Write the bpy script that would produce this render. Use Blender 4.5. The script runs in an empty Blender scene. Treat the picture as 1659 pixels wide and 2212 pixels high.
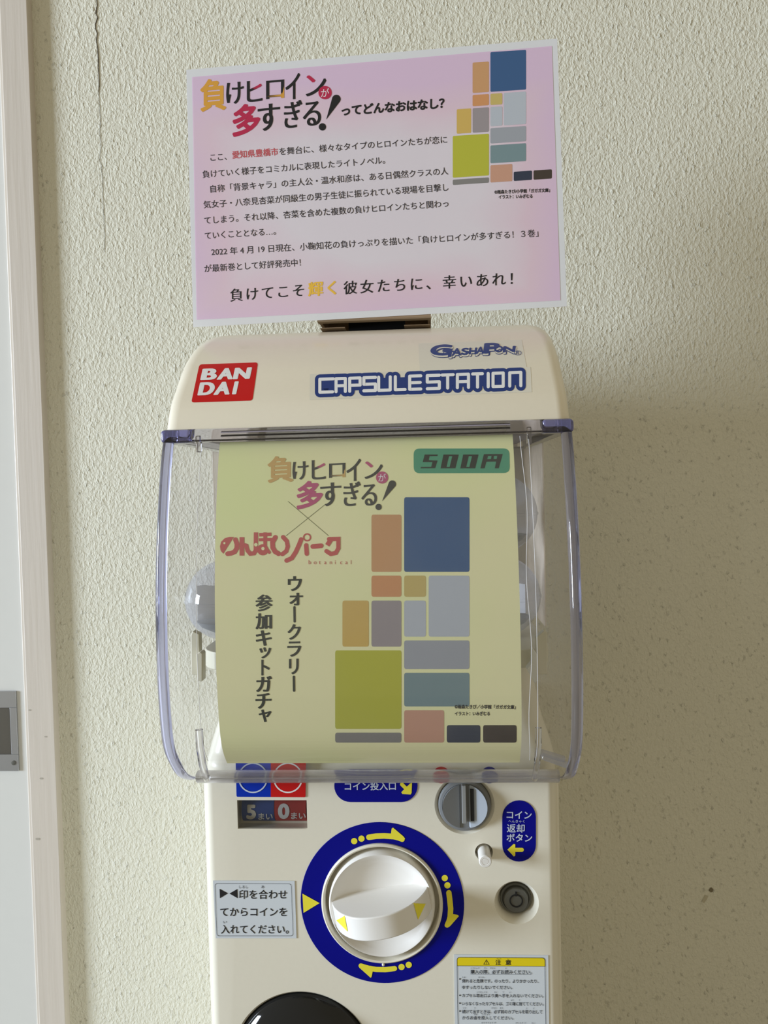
import bpy, bmesh, math, random
from mathutils import Vector, Matrix
from mathutils.bvhtree import BVHTree
from mathutils.geometry import tessellate_polygon
random.seed(7)
C = bpy.context.scene.collection
R = math.radians
# ------------------------------------------------------------------ camera
F = 1671.0
YAW, PIT, ROL = R(3.4), R(1.9), R(1.35)
CAM = Vector((0, -0.65, 1.30))
fwd = Vector((-math.sin(YAW)*math.cos(PIT), math.cos(YAW)*math.cos(PIT), -math.sin(PIT)))
r0 = Vector((math.cos(YAW), math.sin(YAW), 0)); u0 = r0.cross(fwd)
rgt = r0*math.cos(ROL) - u0*math.sin(ROL); upv = u0*math.cos(ROL) + r0*math.sin(ROL)
cd = bpy.data.cameras.new('camera'); cam = bpy.data.objects.new('camera', cd); C.objects.link(cam)
cd.sensor_fit = 'VERTICAL'; cd.sensor_height = 24; cd.lens = 24*F/2212
cd.clip_start = 0.02
cam.matrix_world = Matrix(((rgt.x, upv.x, -fwd.x, CAM.x), (rgt.y, upv.y, -fwd.y, CAM.y), (rgt.z, upv.z, -fwd.z, CAM.z), (0, 0, 0, 1)))
bpy.context.scene.camera = cam
# ------------------------------------------------------------------ world, window light, exposure
sc = bpy.context.scene
w = bpy.data.worlds.new('room_light'); sc.world = w; w.use_nodes = True
bg = w.node_tree.nodes['Background']; bg.inputs[0].default_value = (1.0, 0.89, 0.65, 1); bg.inputs[1].default_value = 0.405
def area(name, loc, target, sx, sy, power, col):
    l = bpy.data.lights.new(name, 'AREA'); l.shape = 'RECTANGLE'; l.size = sx; l.size_y = sy; l.energy = power; l.color = col
    o = bpy.data.objects.new(name, l); C.objects.link(o); o.location = loc
    o.rotation_euler = (Vector(target) - Vector(loc)).to_track_quat('-Z', 'Y').to_euler(); return o
TGT = Vector((0.1, 0.3, 1.35)); LD = Vector((-3.0, -1.02, 0.18)).normalized()
area('window_daylight', TGT + LD*8.0, TGT, 1.75, 2.3, 880, (0.74, 0.85, 1.0))
sc.view_settings.view_transform = 'Standard'; sc.view_settings.look = 'None'
sc.view_settings.gamma = 1; sc.view_settings.exposure = 0; sc.view_settings.use_curve_mapping = False
sc.cycles.max_bounces = 14; sc.cycles.transparent_max_bounces = 24; sc.cycles.transmission_bounces = 10
sc.cycles.caustics_reflective = False; sc.cycles.caustics_refractive = False
# ------------------------------------------------------------------ materials
def lin(c): return tuple(((v/255)/12.92 if v/255 <= 0.04045 else ((v/255+0.055)/1.055)**2.4) for v in c)
MATS = {}
def mat(name, col, rough=0.5, spec=0.5, metal=0, trans=0, ior=1.45, coat=0):
    if name in MATS: return MATS[name]
    m = bpy.data.materials.new(name); m.use_nodes = True; b = m.node_tree.nodes['Principled BSDF']
    b.inputs['Base Color'].default_value = (*col, 1); b.inputs['Roughness'].default_value = rough
    b.inputs['Specular IOR Level'].default_value = spec; b.inputs['Metallic'].default_value = metal
    b.inputs['Transmission Weight'].default_value = trans; b.inputs['IOR'].default_value = ior
    b.inputs['Coat Weight'].default_value = coat; b.inputs['Coat Roughness'].default_value = 0.08
    MATS[name] = m; return m
def nd(m, t, **k):
    n = m.node_tree.nodes.new(t)
    for a, v in k.items(): setattr(n, a, v)
    return n
def lk(m, a, b): m.node_tree.links.new(a, b)
def grain(m, scale=40, amt=0.05, bump=0.0, stretch=(1, 1, 1)):
    b = m.node_tree.nodes['Principled BSDF']; col = tuple(b.inputs['Base Color'].default_value)[:3]
    tc = nd(m, 'ShaderNodeTexCoord'); mp = nd(m, 'ShaderNodeMapping'); mp.inputs['Scale'].default_value = stretch
    lk(m, tc.outputs['Object'], mp.inputs[0])
    n = nd(m, 'ShaderNodeTexNoise'); n.inputs['Scale'].default_value = scale; n.inputs['Detail'].default_value = 5
    lk(m, mp.outputs[0], n.inputs['Vector'])
    mx = nd(m, 'ShaderNodeMix', data_type='RGBA')
    mx.inputs[6].default_value = (*[c*(1-amt) for c in col], 1); mx.inputs[7].default_value = (*[min(1, c*(1+amt)) for c in col], 1)
    lk(m, n.outputs['Fac'], mx.inputs[0]); lk(m, mx.outputs[2], b.inputs['Base Color'])
    if bump:
        bp = nd(m, 'ShaderNodeBump'); bp.inputs['Strength'].default_value = 1; bp.inputs['Distance'].default_value = bump
        lk(m, n.outputs['Fac'], bp.inputs['Height']); lk(m, bp.outputs[0], b.inputs['Normal'])
    return m
def clear(name, tint, refl, haze=0.0, hazecol=(0.8, 0.8, 0.85)):
    """thin clear plastic: see-through, mirror-like at grazing angles, slightly milky"""
    if name in MATS: return MATS[name]
    m = bpy.data.materials.new(name); m.use_nodes = True; m.node_tree.nodes.clear()
    out = nd(m, 'ShaderNodeOutputMaterial'); t = nd(m, 'ShaderNodeBsdfTransparent'); t.inputs[0].default_value = (*tint, 1)
    g = nd(m, 'ShaderNodeBsdfGlossy'); g.inputs['Roughness'].default_value = 0.04
    lw = nd(m, 'ShaderNodeLayerWeight'); lw.inputs[0].default_value = 0.5
    pw = nd(m, 'ShaderNodeMath', operation='POWER'); pw.inputs[1].default_value = 4; lk(m, lw.outputs['Facing'], pw.inputs[0])
    ma = nd(m, 'ShaderNodeMath', operation='MULTIPLY_ADD'); ma.inputs[1].default_value = 0.14; ma.inputs[2].default_value = refl; lk(m, pw.outputs[0], ma.inputs[0])
    base = t
    if haze:
        d = nd(m, 'ShaderNodeBsdfDiffuse'); d.inputs[0].default_value = (*hazecol, 1)
        tl = nd(m, 'ShaderNodeBsdfTranslucent'); tl.inputs[0].default_value = (*hazecol, 1)
        md = nd(m, 'ShaderNodeMixShader'); md.inputs[0].default_value = 0.5; lk(m, d.outputs[0], md.inputs[1]); lk(m, tl.outputs[0], md.inputs[2])
        tc = nd(m, 'ShaderNodeTexCoord'); n = nd(m, 'ShaderNodeTexNoise'); n.inputs['Scale'].default_value = 18; n.inputs['Detail'].default_value = 6
        lk(m, tc.outputs['Object'], n.inputs['Vector'])
        mr = nd(m, 'ShaderNodeMapRange'); mr.inputs[1].default_value = 0.35; mr.inputs[2].default_value = 0.75; mr.inputs[3].default_value = haze*0.6; mr.inputs[4].default_value = haze*1.5
        lk(m, n.outputs['Fac'], mr.inputs[0])
        mh = nd(m, 'ShaderNodeMixShader'); lk(m, mr.outputs[0], mh.inputs[0]); lk(m, t.outputs[0], mh.inputs[1]); lk(m, md.outputs[0], mh.inputs[2]); base = mh
    mx = nd(m, 'ShaderNodeMixShader'); lk(m, ma.outputs[0], mx.inputs[0]); lk(m, base.outputs[0], mx.inputs[1]); lk(m, g.outputs[0], mx.inputs[2])
    lk(m, mx.outputs[0], out.inputs[0]); MATS[name] = m; return m

CREAM = grain(mat('cream_plastic', (0.83, 0.79, 0.665), 0.34, 0.4, coat=0.1), 260, 0.02)
HOODM = grain(mat('hood_cream_plastic', (0.83, 0.77, 0.63), 0.28, 0.45, coat=0.25), 260, 0.02)
KNOBM = mat('white_knob_plastic', (0.86, 0.84, 0.80), 0.3, 0.45, coat=0.15)
BLUE = mat('deep_blue_print', (0.0, 0.001, 0.25), 0.5, 0.2)
BLUE2 = mat('bright_blue_print', (0.0, 0.03, 0.45), 0.5, 0.2)
NAVY = mat('navy_print', (0.006, 0.035, 0.20), 0.4)
RED = mat('red_print', (0.60, 0.008, 0.008), 0.5, 0.25)
YEL = mat('yellow_print', (0.90, 0.80, 0.06), 0.5, 0.2)
WYEL = mat('warning_yellow_print', (0.85, 0.68, 0.015), 0.5, 0.2)
WHITE = mat('white_print', (0.85, 0.86, 0.87), 0.5, 0.2)
LBLUE = mat('pale_blue_print', (0.60, 0.66, 0.80), 0.4)
BLACK = mat('black_ink', (0.012, 0.012, 0.014), 0.5)
INK = mat('soft_black_ink', (0.035, 0.03, 0.035), 0.6)
DINK = mat('dark_olive_ink', (0.012, 0.018, 0.008), 0.6)
GOLD = mat('gold_ink', (0.72, 0.36, 0.05), 0.5)
GOLD2 = mat('bright_gold_ink', (0.85, 0.52, 0.06), 0.5)
CRIM = mat('crimson_ink', (0.50, 0.02, 0.075), 0.5)
PINKI = mat('rose_ink', (0.55, 0.06, 0.16), 0.5)
LRED = mat('body_red_ink', (0.58, 0.10, 0.12), 0.5)
CORAL = mat('coral_ink', (0.55, 0.11, 0.10), 0.5)
GREENB = mat('green_badge_ink', (0.08, 0.32, 0.19), 0.5)
STK = mat('grey_white_sticker', (0.68, 0.73, 0.78), 0.5, 0.3)
STKW = mat('clear_white_sticker', (0.74, 0.71, 0.61), 0.35)
GREY = mat('grey_plastic', (0.21, 0.22, 0.23), 0.35)
GREY2 = mat('light_grey_plastic', (0.44, 0.49, 0.56), 0.3)
DGREY = mat('dark_grey_metal', (0.13, 0.13, 0.115), 0.35, metal=0.3)
DARK = mat('black_recess', (0.008, 0.008, 0.008), 0.6)
SMOKE = mat('dark_smoky_plastic', (0.011, 0.012, 0.013), 0.06, 0.5)
STEEL = mat('satin_steel', (0.50, 0.52, 0.56), 0.3, metal=0.9)
CARD = grain(mat('brown_cardboard', (0.34, 0.24, 0.15), 0.85, 0.2), 300, 0.12, 0.0002, (1, 1, 6))
SHELLM = clear('clear_case_plastic', (0.99, 0.99, 0.993), 0.018, 0.02, (0.75, 0.74, 0.76))
POCKM = clear('clear_pocket_film', (0.985, 0.985, 0.985), 0.015, 0.03, (0.85, 0.83, 0.82))
CAPM = clear('clear_capsule_plastic', (0.93, 0.94, 0.98), 0.10, 0.26, (0.85, 0.87, 0.96))
EDGEM = mat('lavender_edge_plastic', (0.68, 0.70, 0.99), 0.04, 0.5, trans=1, ior=1.46)
RIMM = mat('clear_rim_plastic', (0.86, 0.84, 0.90), 0.05, 0.5, trans=1, ior=1.46)
PEGM = mat('clear_peg_plastic', (0.90, 0.89, 0.92), 0.08, 0.5, trans=1, ior=1.3)
# ------------------------------------------------------------------ helpers
def thing(name, label, cat, loc, group=None):
    o = bpy.data.objects.new(name, None); C.objects.link(o); o.location = loc; o.empty_display_size = 0.02
    return tag(o, label, cat, group)
def tag(o, label=None, cat=None, group=None, kind=None):
    if label: o['label'] = label
    if cat: o['category'] = cat
    if group: o['group'] = group
    if kind: o['kind'] = kind
    return o
def link(name, me, mats, parent=None, smooth=False):
    for m in (mats if isinstance(mats, (list, tuple)) else [mats]): me.materials.append(m)
    o = bpy.data.objects.new(name, me); C.objects.link(o)
    if smooth:
        for p in me.polygons: p.use_smooth = True
    if parent:
        o.parent = parent
        if parent.type == 'EMPTY': o.matrix_parent_inverse = Matrix.Translation(parent.location).inverted()
    return o
def obj(name, bm, mats, parent=None, smooth=False, bevel=0, seg=3, angle=35):
    bmesh.ops.recalc_face_normals(bm, faces=bm.faces)
    me = bpy.data.meshes.new(name); bm.to_mesh(me); bm.free()
    o = link(name, me, mats, parent, smooth)
    if bevel:
        b = o.modifiers.new('b', 'BEVEL'); b.width = bevel; b.segments = seg; b.limit_method = 'ANGLE'; b.angle_limit = R(angle)
        for p in me.polygons: p.use_smooth = True
        try:
            b.harden_normals = True
        except Exception: pass
    elif smooth:
        try: me.set_sharp_from_angle(angle=R(angle))
        except Exception: pass
    return o
def box(bm, x0, x1, y0, y1, z0, z1):
    v = [bm.verts.new(p) for p in ((x0,y0,z0),(x1,y0,z0),(x1,y1,z0),(x0,y1,z0),(x0,y0,z1),(x1,y0,z1),(x1,y1,z1),(x0,y1,z1))]
    for f in ((0,1,2,3),(4,5,6,7),(0,1,5,4),(1,2,6,5),(2,3,7,6),(3,0,4,7)): bm.faces.new([v[i] for i in f])
def loft(bm, rings, cap0=True, cap1=True, closed=True):
    vs = [[bm.verts.new(p) for p in r] for r in rings]
    n = len(rings[0])
    for a, b in zip(vs, vs[1:]):
        for i in range(n if closed else n-1):
            bm.faces.new((a[i], a[(i+1) % n], b[(i+1) % n], b[i]))
    if cap0: bm.faces.new(vs[0])
    if cap1: bm.faces.new(vs[-1])
    return vs
def lathe_y(bm, cx, cz, prof, n=64):
    """prof: (radius, y) list, turned about the y axis through (cx, cz)"""
    rings = []
    for r, y in prof: rings.append([(cx + r*math.cos(2*math.pi*i/n), y, cz + r*math.sin(2*math.pi*i/n)) for i in range(n)])
    loft(bm, rings)
def lathe_z(bm, c, prof, n=40, cap=True):
    loft(bm, [[(c[0] + r*math.cos(2*math.pi*i/n), c[1] + r*math.sin(2*math.pi*i/n), c[2] + z) for i in range(n)] for r, z in prof], cap, cap)
def tube(bm, pts, r, n=10):
    pts = [Vector(p) for p in pts]; rings = []
    for i, p in enumerate(pts):
        t = (pts[min(i+1, len(pts)-1)] - pts[max(i-1, 0)]).normalized()
        a = t.orthogonal().normalized(); b = t.cross(a)
        if i: 
            a = (rings_a - t*rings_a.dot(t)).normalized(); b = t.cross(a)
        rings_a = a
        rr = r[i] if isinstance(r, (list, tuple)) else r
        rings.append([p + a*rr*math.cos(2*math.pi*k/n) + b*rr*math.sin(2*math.pi*k/n) for k in range(n)])
    loft(bm, rings)
def ray(px, py): return (rgt*((px-829.5)/F) - upv*((py-1106)/F) + fwd).normalized()
def onY(px, py, y):
    d = ray(px, py); return CAM + d*((y-CAM.y)/d.y)
def interp(tab, z):
    if z <= tab[0][0]: return tab[0][1]
    for (a, ya), (b, yb) in zip(tab, tab[1:]):
        if z <= b: return ya + (yb-ya)*(z-a)/(b-a)
    return tab[-1][1]
def smooth_tab(tab, n=48):
    """Catmull-Rom resampling of a (z, value) table"""
    out = []
    for i in range(len(tab)-1):
        p = [tab[max(i-1, 0)], tab[i], tab[i+1], tab[min(i+2, len(tab)-1)]]
        k = max(2, n//(len(tab)-1))
        for j in range(k):
            t = j/k
            out.append(tuple(0.5*((2*p[1][c]) + (-p[0][c]+p[2][c])*t + (2*p[0][c]-5*p[1][c]+4*p[2][c]-p[3][c])*t*t + (-p[0][c]+3*p[1][c]-3*p[2][c]+p[3][c])*t**3) for c in range(2)))
    out.append(tab[-1]); return out
class Plane:
    def __init__(s, y): s.y = y
    def hit(s, px, py): return onY(px, py, s.y), Vector((0, -1, 0))
    step = None
class Surf:
    """prints follow the curved surface of an already built object"""
    def __init__(s, o, step=8):
        bm = bmesh.new(); dg = bpy.context.evaluated_depsgraph_get(); bm.from_object(o, dg); bm.transform(o.matrix_world)
        s.t = BVHTree.FromBMesh(bm); bm.free(); s.step = step
    def hit(s, px, py):
        d = ray(px, py); h = s.t.ray_cast(CAM, d)
        if h[0] is None: h = s.t.find_nearest(CAM + d*0.6)
        n = h[1]
        if n.dot(d) > 0: n = -n
        return h[0], n
GL = {}
def copies(b): return [(0, 0)] if abs(b) < 0.002 else ([(b, 0), (-b, 0), (0, b), (0, -b)] if b < 0.02 else [(b*math.cos(k*math.pi/4), b*math.sin(k*math.pi/4)) for k in range(8)])
def glyph(s):
    k = s
    if k in GL: return GL[k]
    c = bpy.data.curves.new('t', 'FONT'); c.body = s; c.resolution_u = 3 if len(s) > 4 else 5
    o = bpy.data.objects.new('t', c); C.objects.link(o)
    dg = bpy.context.evaluated_depsgraph_get(); m = bpy.data.meshes.new_from_object(o.evaluated_get(dg))
    v = [(p.co.x, p.co.y) for p in m.vertices]; f = [tuple(p.vertices) for p in m.polygons]
    bpy.data.meshes.remove(m); bpy.data.objects.remove(o); bpy.data.curves.remove(c)
    GL[k] = (v, f); return GL[k]
class Print:
    """flat print gathered in the photograph's measured coordinates, then laid on a real surface"""
    def __init__(s, T=None): s.bm = bmesh.new(); s.mats = []; s.T = T or (lambda x, y: (x, y))
    def e(s):
        s.k = (getattr(s, 'k', 0)+1) % 30; return s.k*0.025
    def mi(s, m):
        if m not in s.mats: s.mats.append(m)
        return s.mats.index(m)
    def poly(s, pts, m, layer=1, T=True):
        pts = [s.T(*p) if T else p for p in pts]
        tris = tessellate_polygon([[Vector((x, y, 0)) for x, y in pts]])
        layer = layer + s.e()
        vs = [s.bm.verts.new((x, y, layer)) for x, y in pts]
        for t in tris:
            try: f = s.bm.faces.new([vs[i] for i in t]); f.material_index = s.mi(m)
            except ValueError: pass
    def ring(s, outer, inner, m, layer=1):
        o = [s.T(*p) for p in outer]; i = [s.T(*p) for p in inner]
        a = [s.bm.verts.new((x, y, layer)) for x, y in o]; b = [s.bm.verts.new((x, y, layer)) for x, y in i]
        n = len(a)
        for k in range(n):
            f = s.bm.faces.new((a[k], a[(k+1) % n], b[(k+1) % n], b[k])); f.material_index = s.mi(m)
    def disc(s, x, y, r, m, layer=1, n=28, ry=None):
        ry = ry or r; s.poly([(x+r*math.cos(2*math.pi*k/n), y+ry*math.sin(2*math.pi*k/n)) for k in range(n)], m, layer)
    def rrect(s, q, r, m, layer=1, line=None):
        """q: 4 corners (tl, tr, br, bl); rounded; line = outline width"""
        def pts(q, r):
            out = []
            for i in range(4):
                p, a, b = Vector(q[i]), Vector(q[i-1]), Vector(q[(i+1) % 4])
                da, db = (a-p).normalized(), (b-p).normalized()
                for k in range(7):
                    t = k/6; u = (1-t)**2; v_ = t*t
                    out.append(tuple(p + da*r*u + db*r*v_))
            return out
        if line:
            c = sum((Vector(p) for p in q), Vector((0, 0)))/4
            q2 = []
            for i in range(4):
                p, a, b = Vector(q[i]), Vector(q[i-1]), Vector(q[(i+1) % 4])
                q2.append(tuple(p + (a-p).normalized()*line + (b-p).normalized()*line))
            s.ring(pts(q, r), pts(q2, max(r-line, 0.1)), m, layer)
        else: s.poly(pts(q, r) if r else q, m, layer)
    def stroke(s, pts, wd, m, layer=1, caps=True, closed=False):
        P = [Vector(p) for p in pts]; n = len(P); L = []; Rr = []
        for i, p in enumerate(P):
            a = P[i-1] if (i or closed) else p; b = P[(i+1) % n] if (i < n-1 or closed) else p
            d1 = (p-a).normalized() if (p-a).length > 1e-6 else (b-p).normalized(); d2 = (b-p).normalized() if (b-p).length > 1e-6 else d1
            t = (d1+d2).normalized() if (d1+d2).length > 1e-3 else d1; nn = Vector((-t.y, t.x)); k = 1/max(0.5, nn.dot(Vector((-d1.y, d1.x))))
            L.append(p+nn*wd/2*k); Rr.append(p-nn*wd/2*k)
        for i in range(n if closed else n-1):
            j = (i+1) % n; s.poly([tuple(L[i]), tuple(L[j]), tuple(Rr[j]), tuple(Rr[i])], m, layer)
        if caps and not closed:
            for p in (P[0], P[-1]): s.disc(p.x, p.y, wd/2, m, layer, 16)
    def _put(s, v, f, fn, m, layer, sel=None, m2=None):
        layer = layer + s.e()
        vs = [s.bm.verts.new((*s.T(*fn(x, y)), layer)) for x, y in v]
        for t in f:
            try: q = s.bm.faces.new([vs[i] for i in t])
            except ValueError: continue
            c = (sum(v[i][0] for i in t)/len(t), sum(v[i][1] for i in t)/len(t))
            q.material_index = s.mi(m2 if (sel and sel(*c)) else m)
    def text(s, st, p0, p1, m, em=None, bold=0.0, layer=1, asp=1.0, spread=0):
        """string whose inked box runs from p0 to p1 along its foot"""
        v, f = glyph(st); xs = [a for a, b in v]; x0, x1 = min(xs), max(xs)
        d = Vector(p1)-Vector(p0); L = d.length; e = d/L; nn = Vector((e.y, -e.x)); k = L/(x1-x0); ky = (em if em else k)*asp
        ln = copies(bold)
        y0 = -0.06
        for dx, dy in ln:
            s._put(v, f, lambda x, y: tuple(Vector(p0) + e*((x-x0)*k+dx*k) + nn*((y-y0+dy)*ky)), m, layer)
    def char(s, ch, bx, m, bold=0.0, layer=1, tilt=0.0, spread=0.0, rot90=False, sel=None, m2=None, shear=0.0):
        """one character inside box (x0,y0,x1,y1)"""
        v, f = glyph(ch)
        if rot90: v = [(y, -x) for x, y in v]
        xs = [a for a, b in v]; ys = [b for a, b in v]; a0, a1, b0, b1 = min(xs), max(xs), min(ys), max(ys)
        x0, y0, x1, y1 = bx; cx, cy = (x0+x1)/2, (y0+y1)/2; ww, hh = x1-x0, y1-y0
        sp = spread*ww
        kx = ww/(a1-a0+2*bold); ky = hh/(b1-b0+2*bold)
        def fn(x, y, dx, ex, ey):
            u = (x+ex-(a0+a1)/2)*kx*(1-2*spread)+dx; v_ = -(y+ey-(b0+b1)/2)*ky
            return (cx+u-shear*v_, cy+v_+tilt*u)
        se = (lambda x, y: sel((x-a0)/(a1-a0), (y-b0)/(b1-b0))) if sel else None
        for dx in ([0] if not sp else [-sp, -sp/3, sp/3, sp]):
            for ex, ey in copies(bold): s._put(v, f, lambda x, y: fn(x, y, dx, ex, ey), m, layer, se, m2)
    def chars(s, st, p0, p1, em, m, bold=0, layer=1, spread=0.0, tilt=0.0):
        """evenly pitched characters, centres of em boxes from p0 to p1"""
        n = len(st)
        for i, ch in enumerate(st):
            if ch in ' 　': continue
            c = Vector(p0) + (Vector(p1)-Vector(p0))*(i/max(1, n-1))
            v, f = glyph(ch); k = em
            for dx in ([0] if not spread else [-spread, 0, spread]):
                for ex, ey in copies(bold): s._put(v, f, lambda x, y: (c.x+(x-0.5+dx+ex)*k, c.y-(y+ey-0.38)*k+tilt*(x-0.5)*k), m, layer)
    def build(s, name, surf, parent, off=0.00008, step=0.00006):
        bm = s.bm
        if surf.step:
            xs = [v.co.x for v in bm.verts]; ys = [v.co.y for v in bm.verts]
            for ax, lo, hi, st in ((1, min(ys), max(ys), surf.step), (0, min(xs), max(xs), surf.step*3)):
                c = lo+st
                while c < hi:
                    co = (0, c, 0) if ax else (c, 0, 0); no = (0, 1, 0) if ax else (1, 0, 0)
                    bmesh.ops.bisect_plane(bm, geom=bm.verts[:]+bm.edges[:]+bm.faces[:], plane_co=co, plane_no=no); c += st
        for v in bm.verts:
            p, n = surf.hit(v.co.x, v.co.y); v.co = p + n*(off + step*v.co.z)
        for fc in bm.faces:
            fc.normal_update()
            if fc.normal.dot(fc.calc_center_median()-CAM) > 0: fc.normal_flip()
        me = bpy.data.meshes.new(name); bm.to_mesh(me); bm.free()
        return link(name, me, s.mats, parent)
# ================================================================== THE ROOM
WY = 0.33
wm = mat('rough_cream_stucco', (0.735, 0.715, 0.60), 0.75, 0.25)
tc = nd(wm, 'ShaderNodeTexCoord'); b = wm.node_tree.nodes['Principled BSDF']
n1 = nd(wm, 'ShaderNodeTexNoise'); n1.inputs['Scale'].default_value = 210; n1.inputs['Detail'].default_value = 3; n1.inputs['Roughness'].default_value = 0.6; n1.inputs['Distortion'].default_value = 0.15
n2 = nd(wm, 'ShaderNodeTexNoise'); n2.inputs['Scale'].default_value = 420; n2.inputs['Detail'].default_value = 3
vo = nd(wm, 'ShaderNodeTexVoronoi'); vo.inputs['Scale'].default_value = 130; vo.inputs['Randomness'].default_value = 1
n3 = nd(wm, 'ShaderNodeTexNoise'); n3.inputs['Scale'].default_value = 3
mpw = nd(wm, 'ShaderNodeMapping'); mpw.inputs['Rotation'].default_value = (0, R(20), 0); mpw.inputs['Scale'].default_value = (1.15, 1, 0.8)
lk(wm, tc.outputs['Object'], mpw.inputs[0])
for n in (n1, n2, vo, n3): lk(wm, mpw.outputs[0], n.inputs['Vector'])
r1 = nd(wm, 'ShaderNodeMapRange'); r1.inputs[1].default_value = 0.50; r1.inputs[2].default_value = 0.70; r1.interpolation_type = 'SMOOTHSTEP'; lk(wm, n1.outputs['Fac'], r1.inputs[0])
r3 = nd(wm, 'ShaderNodeMapRange'); r3.inputs[1].default_value = 0.38; r3.inputs[2].default_value = 0.72; lk(wm, n1.outputs['Fac'], r3.inputs[0])
r2 = nd(wm, 'ShaderNodeMapRange'); r2.inputs[1].default_value = 0.08; r2.inputs[2].default_value = 0.45; r2.inputs[3].default_value = 1; r2.inputs[4].default_value = 0; r2.interpolation_type = 'SMOOTHSTEP'; lk(wm, vo.outputs['Distance'], r2.inputs[0])
ml = nd(wm, 'ShaderNodeMath', operation='MULTIPLY'); lk(wm, r1.outputs[0], ml.inputs[0]); lk(wm, r2.outputs[0], ml.inputs[1])
a1 = nd(wm, 'ShaderNodeMath', operation='MULTIPLY_ADD'); a1.inputs[1].default_value = 0.9; lk(wm, ml.outputs[0], a1.inputs[0])
a2 = nd(wm, 'ShaderNodeMath', operation='MULTIPLY_ADD'); a2.inputs[1].default_value = 0.28; lk(wm, n2.outputs['Fac'], a2.inputs[0])
a3 = nd(wm, 'ShaderNodeMath', operation='MULTIPLY'); a3.inputs[1].default_value = 0.55; lk(wm, r3.outputs[0], a3.inputs[0])
lk(wm, a3.outputs[0], a2.inputs[2]); lk(wm, a2.outputs[0], a1.inputs[2])
bp = nd(wm, 'ShaderNodeBump'); bp.inputs['Strength'].default_value = 1.0; bp.inputs['Distance'].default_value = 0.00125
lk(wm, a1.outputs[0], bp.inputs['Height']); lk(wm, bp.outputs[0], b.inputs['Normal'])
mxw = nd(wm, 'ShaderNodeMix', data_type='RGBA'); mxw.inputs[6].default_value = (0.72, 0.70, 0.585, 1); mxw.inputs[7].default_value = (0.75, 0.73, 0.62, 1)
lk(wm, n3.outputs['Fac'], mxw.inputs[0]); lk(wm, mxw.outputs[2], b.inputs['Base Color'])
bm = bmesh.new(); box(bm, -0.527, 2.2, WY, WY+0.12, 0, 2.7); wall = obj('wall_back', bm, wm); tag(wall, kind='structure')
bm = bmesh.new(); box(bm, -2.4, -1.43, WY, WY+0.12, 0, 2.7); tag(obj('wall_left', bm, wm), kind='structure')
bm = bmesh.new(); box(bm, -2.4, 2.2, -2.6, WY+0.12, -0.05, 0)
tag(obj('floor', bm, grain(mat('grey_vinyl_floor', (0.34, 0.32, 0.28), 0.5), 30, 0.1)), kind='structure')
# hairline crack running down the stucco
cr = bmesh.new()
cp = [(208,-6),(210,10),(207,30),(211,38),(206,52),(206,62),(210,72),(208,88),(211,105),(212,125),(213,150),(214,180),(213,205),(215,235),(217,262),(215,285),(218,315),(216,330),(214,345),(219,357),(221,390),(222,430),(224,470),(226,510),(225,545)]
pts = [onY(x, y, WY-0.0004) for x, y in cp]
tube(cr, pts, [0.0005 if i < 12 else max(0.00016, 0.00045-0.00002*i) for i in range(len(pts))], 6)
tag(obj('crack', cr, mat('crack_shadow_brown', (0.06, 0.045, 0.03), 0.9), wall), 'thin dark crack in the stucco')
for nm, pts_ in (('stain_mark', [(1533, 1919), (1537, 1917), (1541, 1921), (1540, 1926), (1536, 1928), (1531, 1924)]), ('stain_mark', [(1523, 1934), (1530, 1936), (1527, 1943), (1521, 1951), (1516, 1947)])):
    bm = bmesh.new(); loft(bm, [[tuple(onY(px, py, yy)) for px, py in pts_] for yy in (WY-0.0006, WY+0.0002)])
    obj(nm, bm, mat('wall_stain_%d' % len(MATS), (0.20, 0.17, 0.11) if pts_[0][1] < 1930 else (0.52, 0.48, 0.36), 0.9), wall)
# painted frame, reveal bead and sliding door at the left
FRAMEM = grain(mat('worn_cream_paint', (0.63, 0.57, 0.50), 0.5), 9, 0.07, 0.0004, (14, 14, 0.7))
XF = -0.4929
bm = bmesh.new(); box(bm, XF-0.036, XF, WY-0.012, WY+0.03, 0, 2.7)
fr = obj('trim_1', bm, FRAMEM, bevel=0.0012); tag(fr, kind='structure')
bm = bmesh.new(); box(bm, XF-0.0415, XF-0.036, WY-0.008, WY+0.03, 0, 2.7)
obj('edge_bead', bm, mat('pale_bead_paint', (0.74, 0.68, 0.60), 0.4), fr, bevel=0.0015)
bm = bmesh.new()
for x, z, s_ in ((XF-0.02, 0.93, 0.004), (XF-0.012, 0.985, 0.003), (XF-0.028, 0.85, 0.005), (XF-0.032, 1.02, 0.003)):
    v = [bm.verts.new((x+s_*math.cos(k)*0.7, WY-0.0122, z+s_*math.sin(k)*0.35)) for k in (0, 1, 2, 3.1, 4.2, 5.2)]; bm.faces.new(v)
obj('scuff_mark', bm, mat('grey_scuff', (0.42, 0.38, 0.32), 0.8), fr)
DOORM = grain(mat('white_door_laminate', (0.71, 0.71, 0.68), 0.35, coat=0.2), 60, 0.015)
bm = bmesh.new(); box(bm, -1.42, XF-0.0418, WY-0.002, WY+0.035, 0.01, 2.1)
dr = obj('door_1', bm, DOORM, bevel=0.001); tag(dr, kind='structure')
bm = bmesh.new(); z0, z1, xr = 0.937, 1.043, -0.5475; y = WY-0.0045
for bx_ in ((xr-0.045, xr, z0, z0+0.022), (xr-0.045, xr, z1-0.022, z1), (xr-0.009, xr, z0+0.022, z1-0.022), (xr-0.045, xr-0.036, z0+0.022, z1-0.022)):
    box(bm, bx_[0], bx_[1], y, WY-0.001, bx_[2], bx_[3])
hd = obj('door_pull', bm, STEEL, dr, bevel=0.0006)
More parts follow.
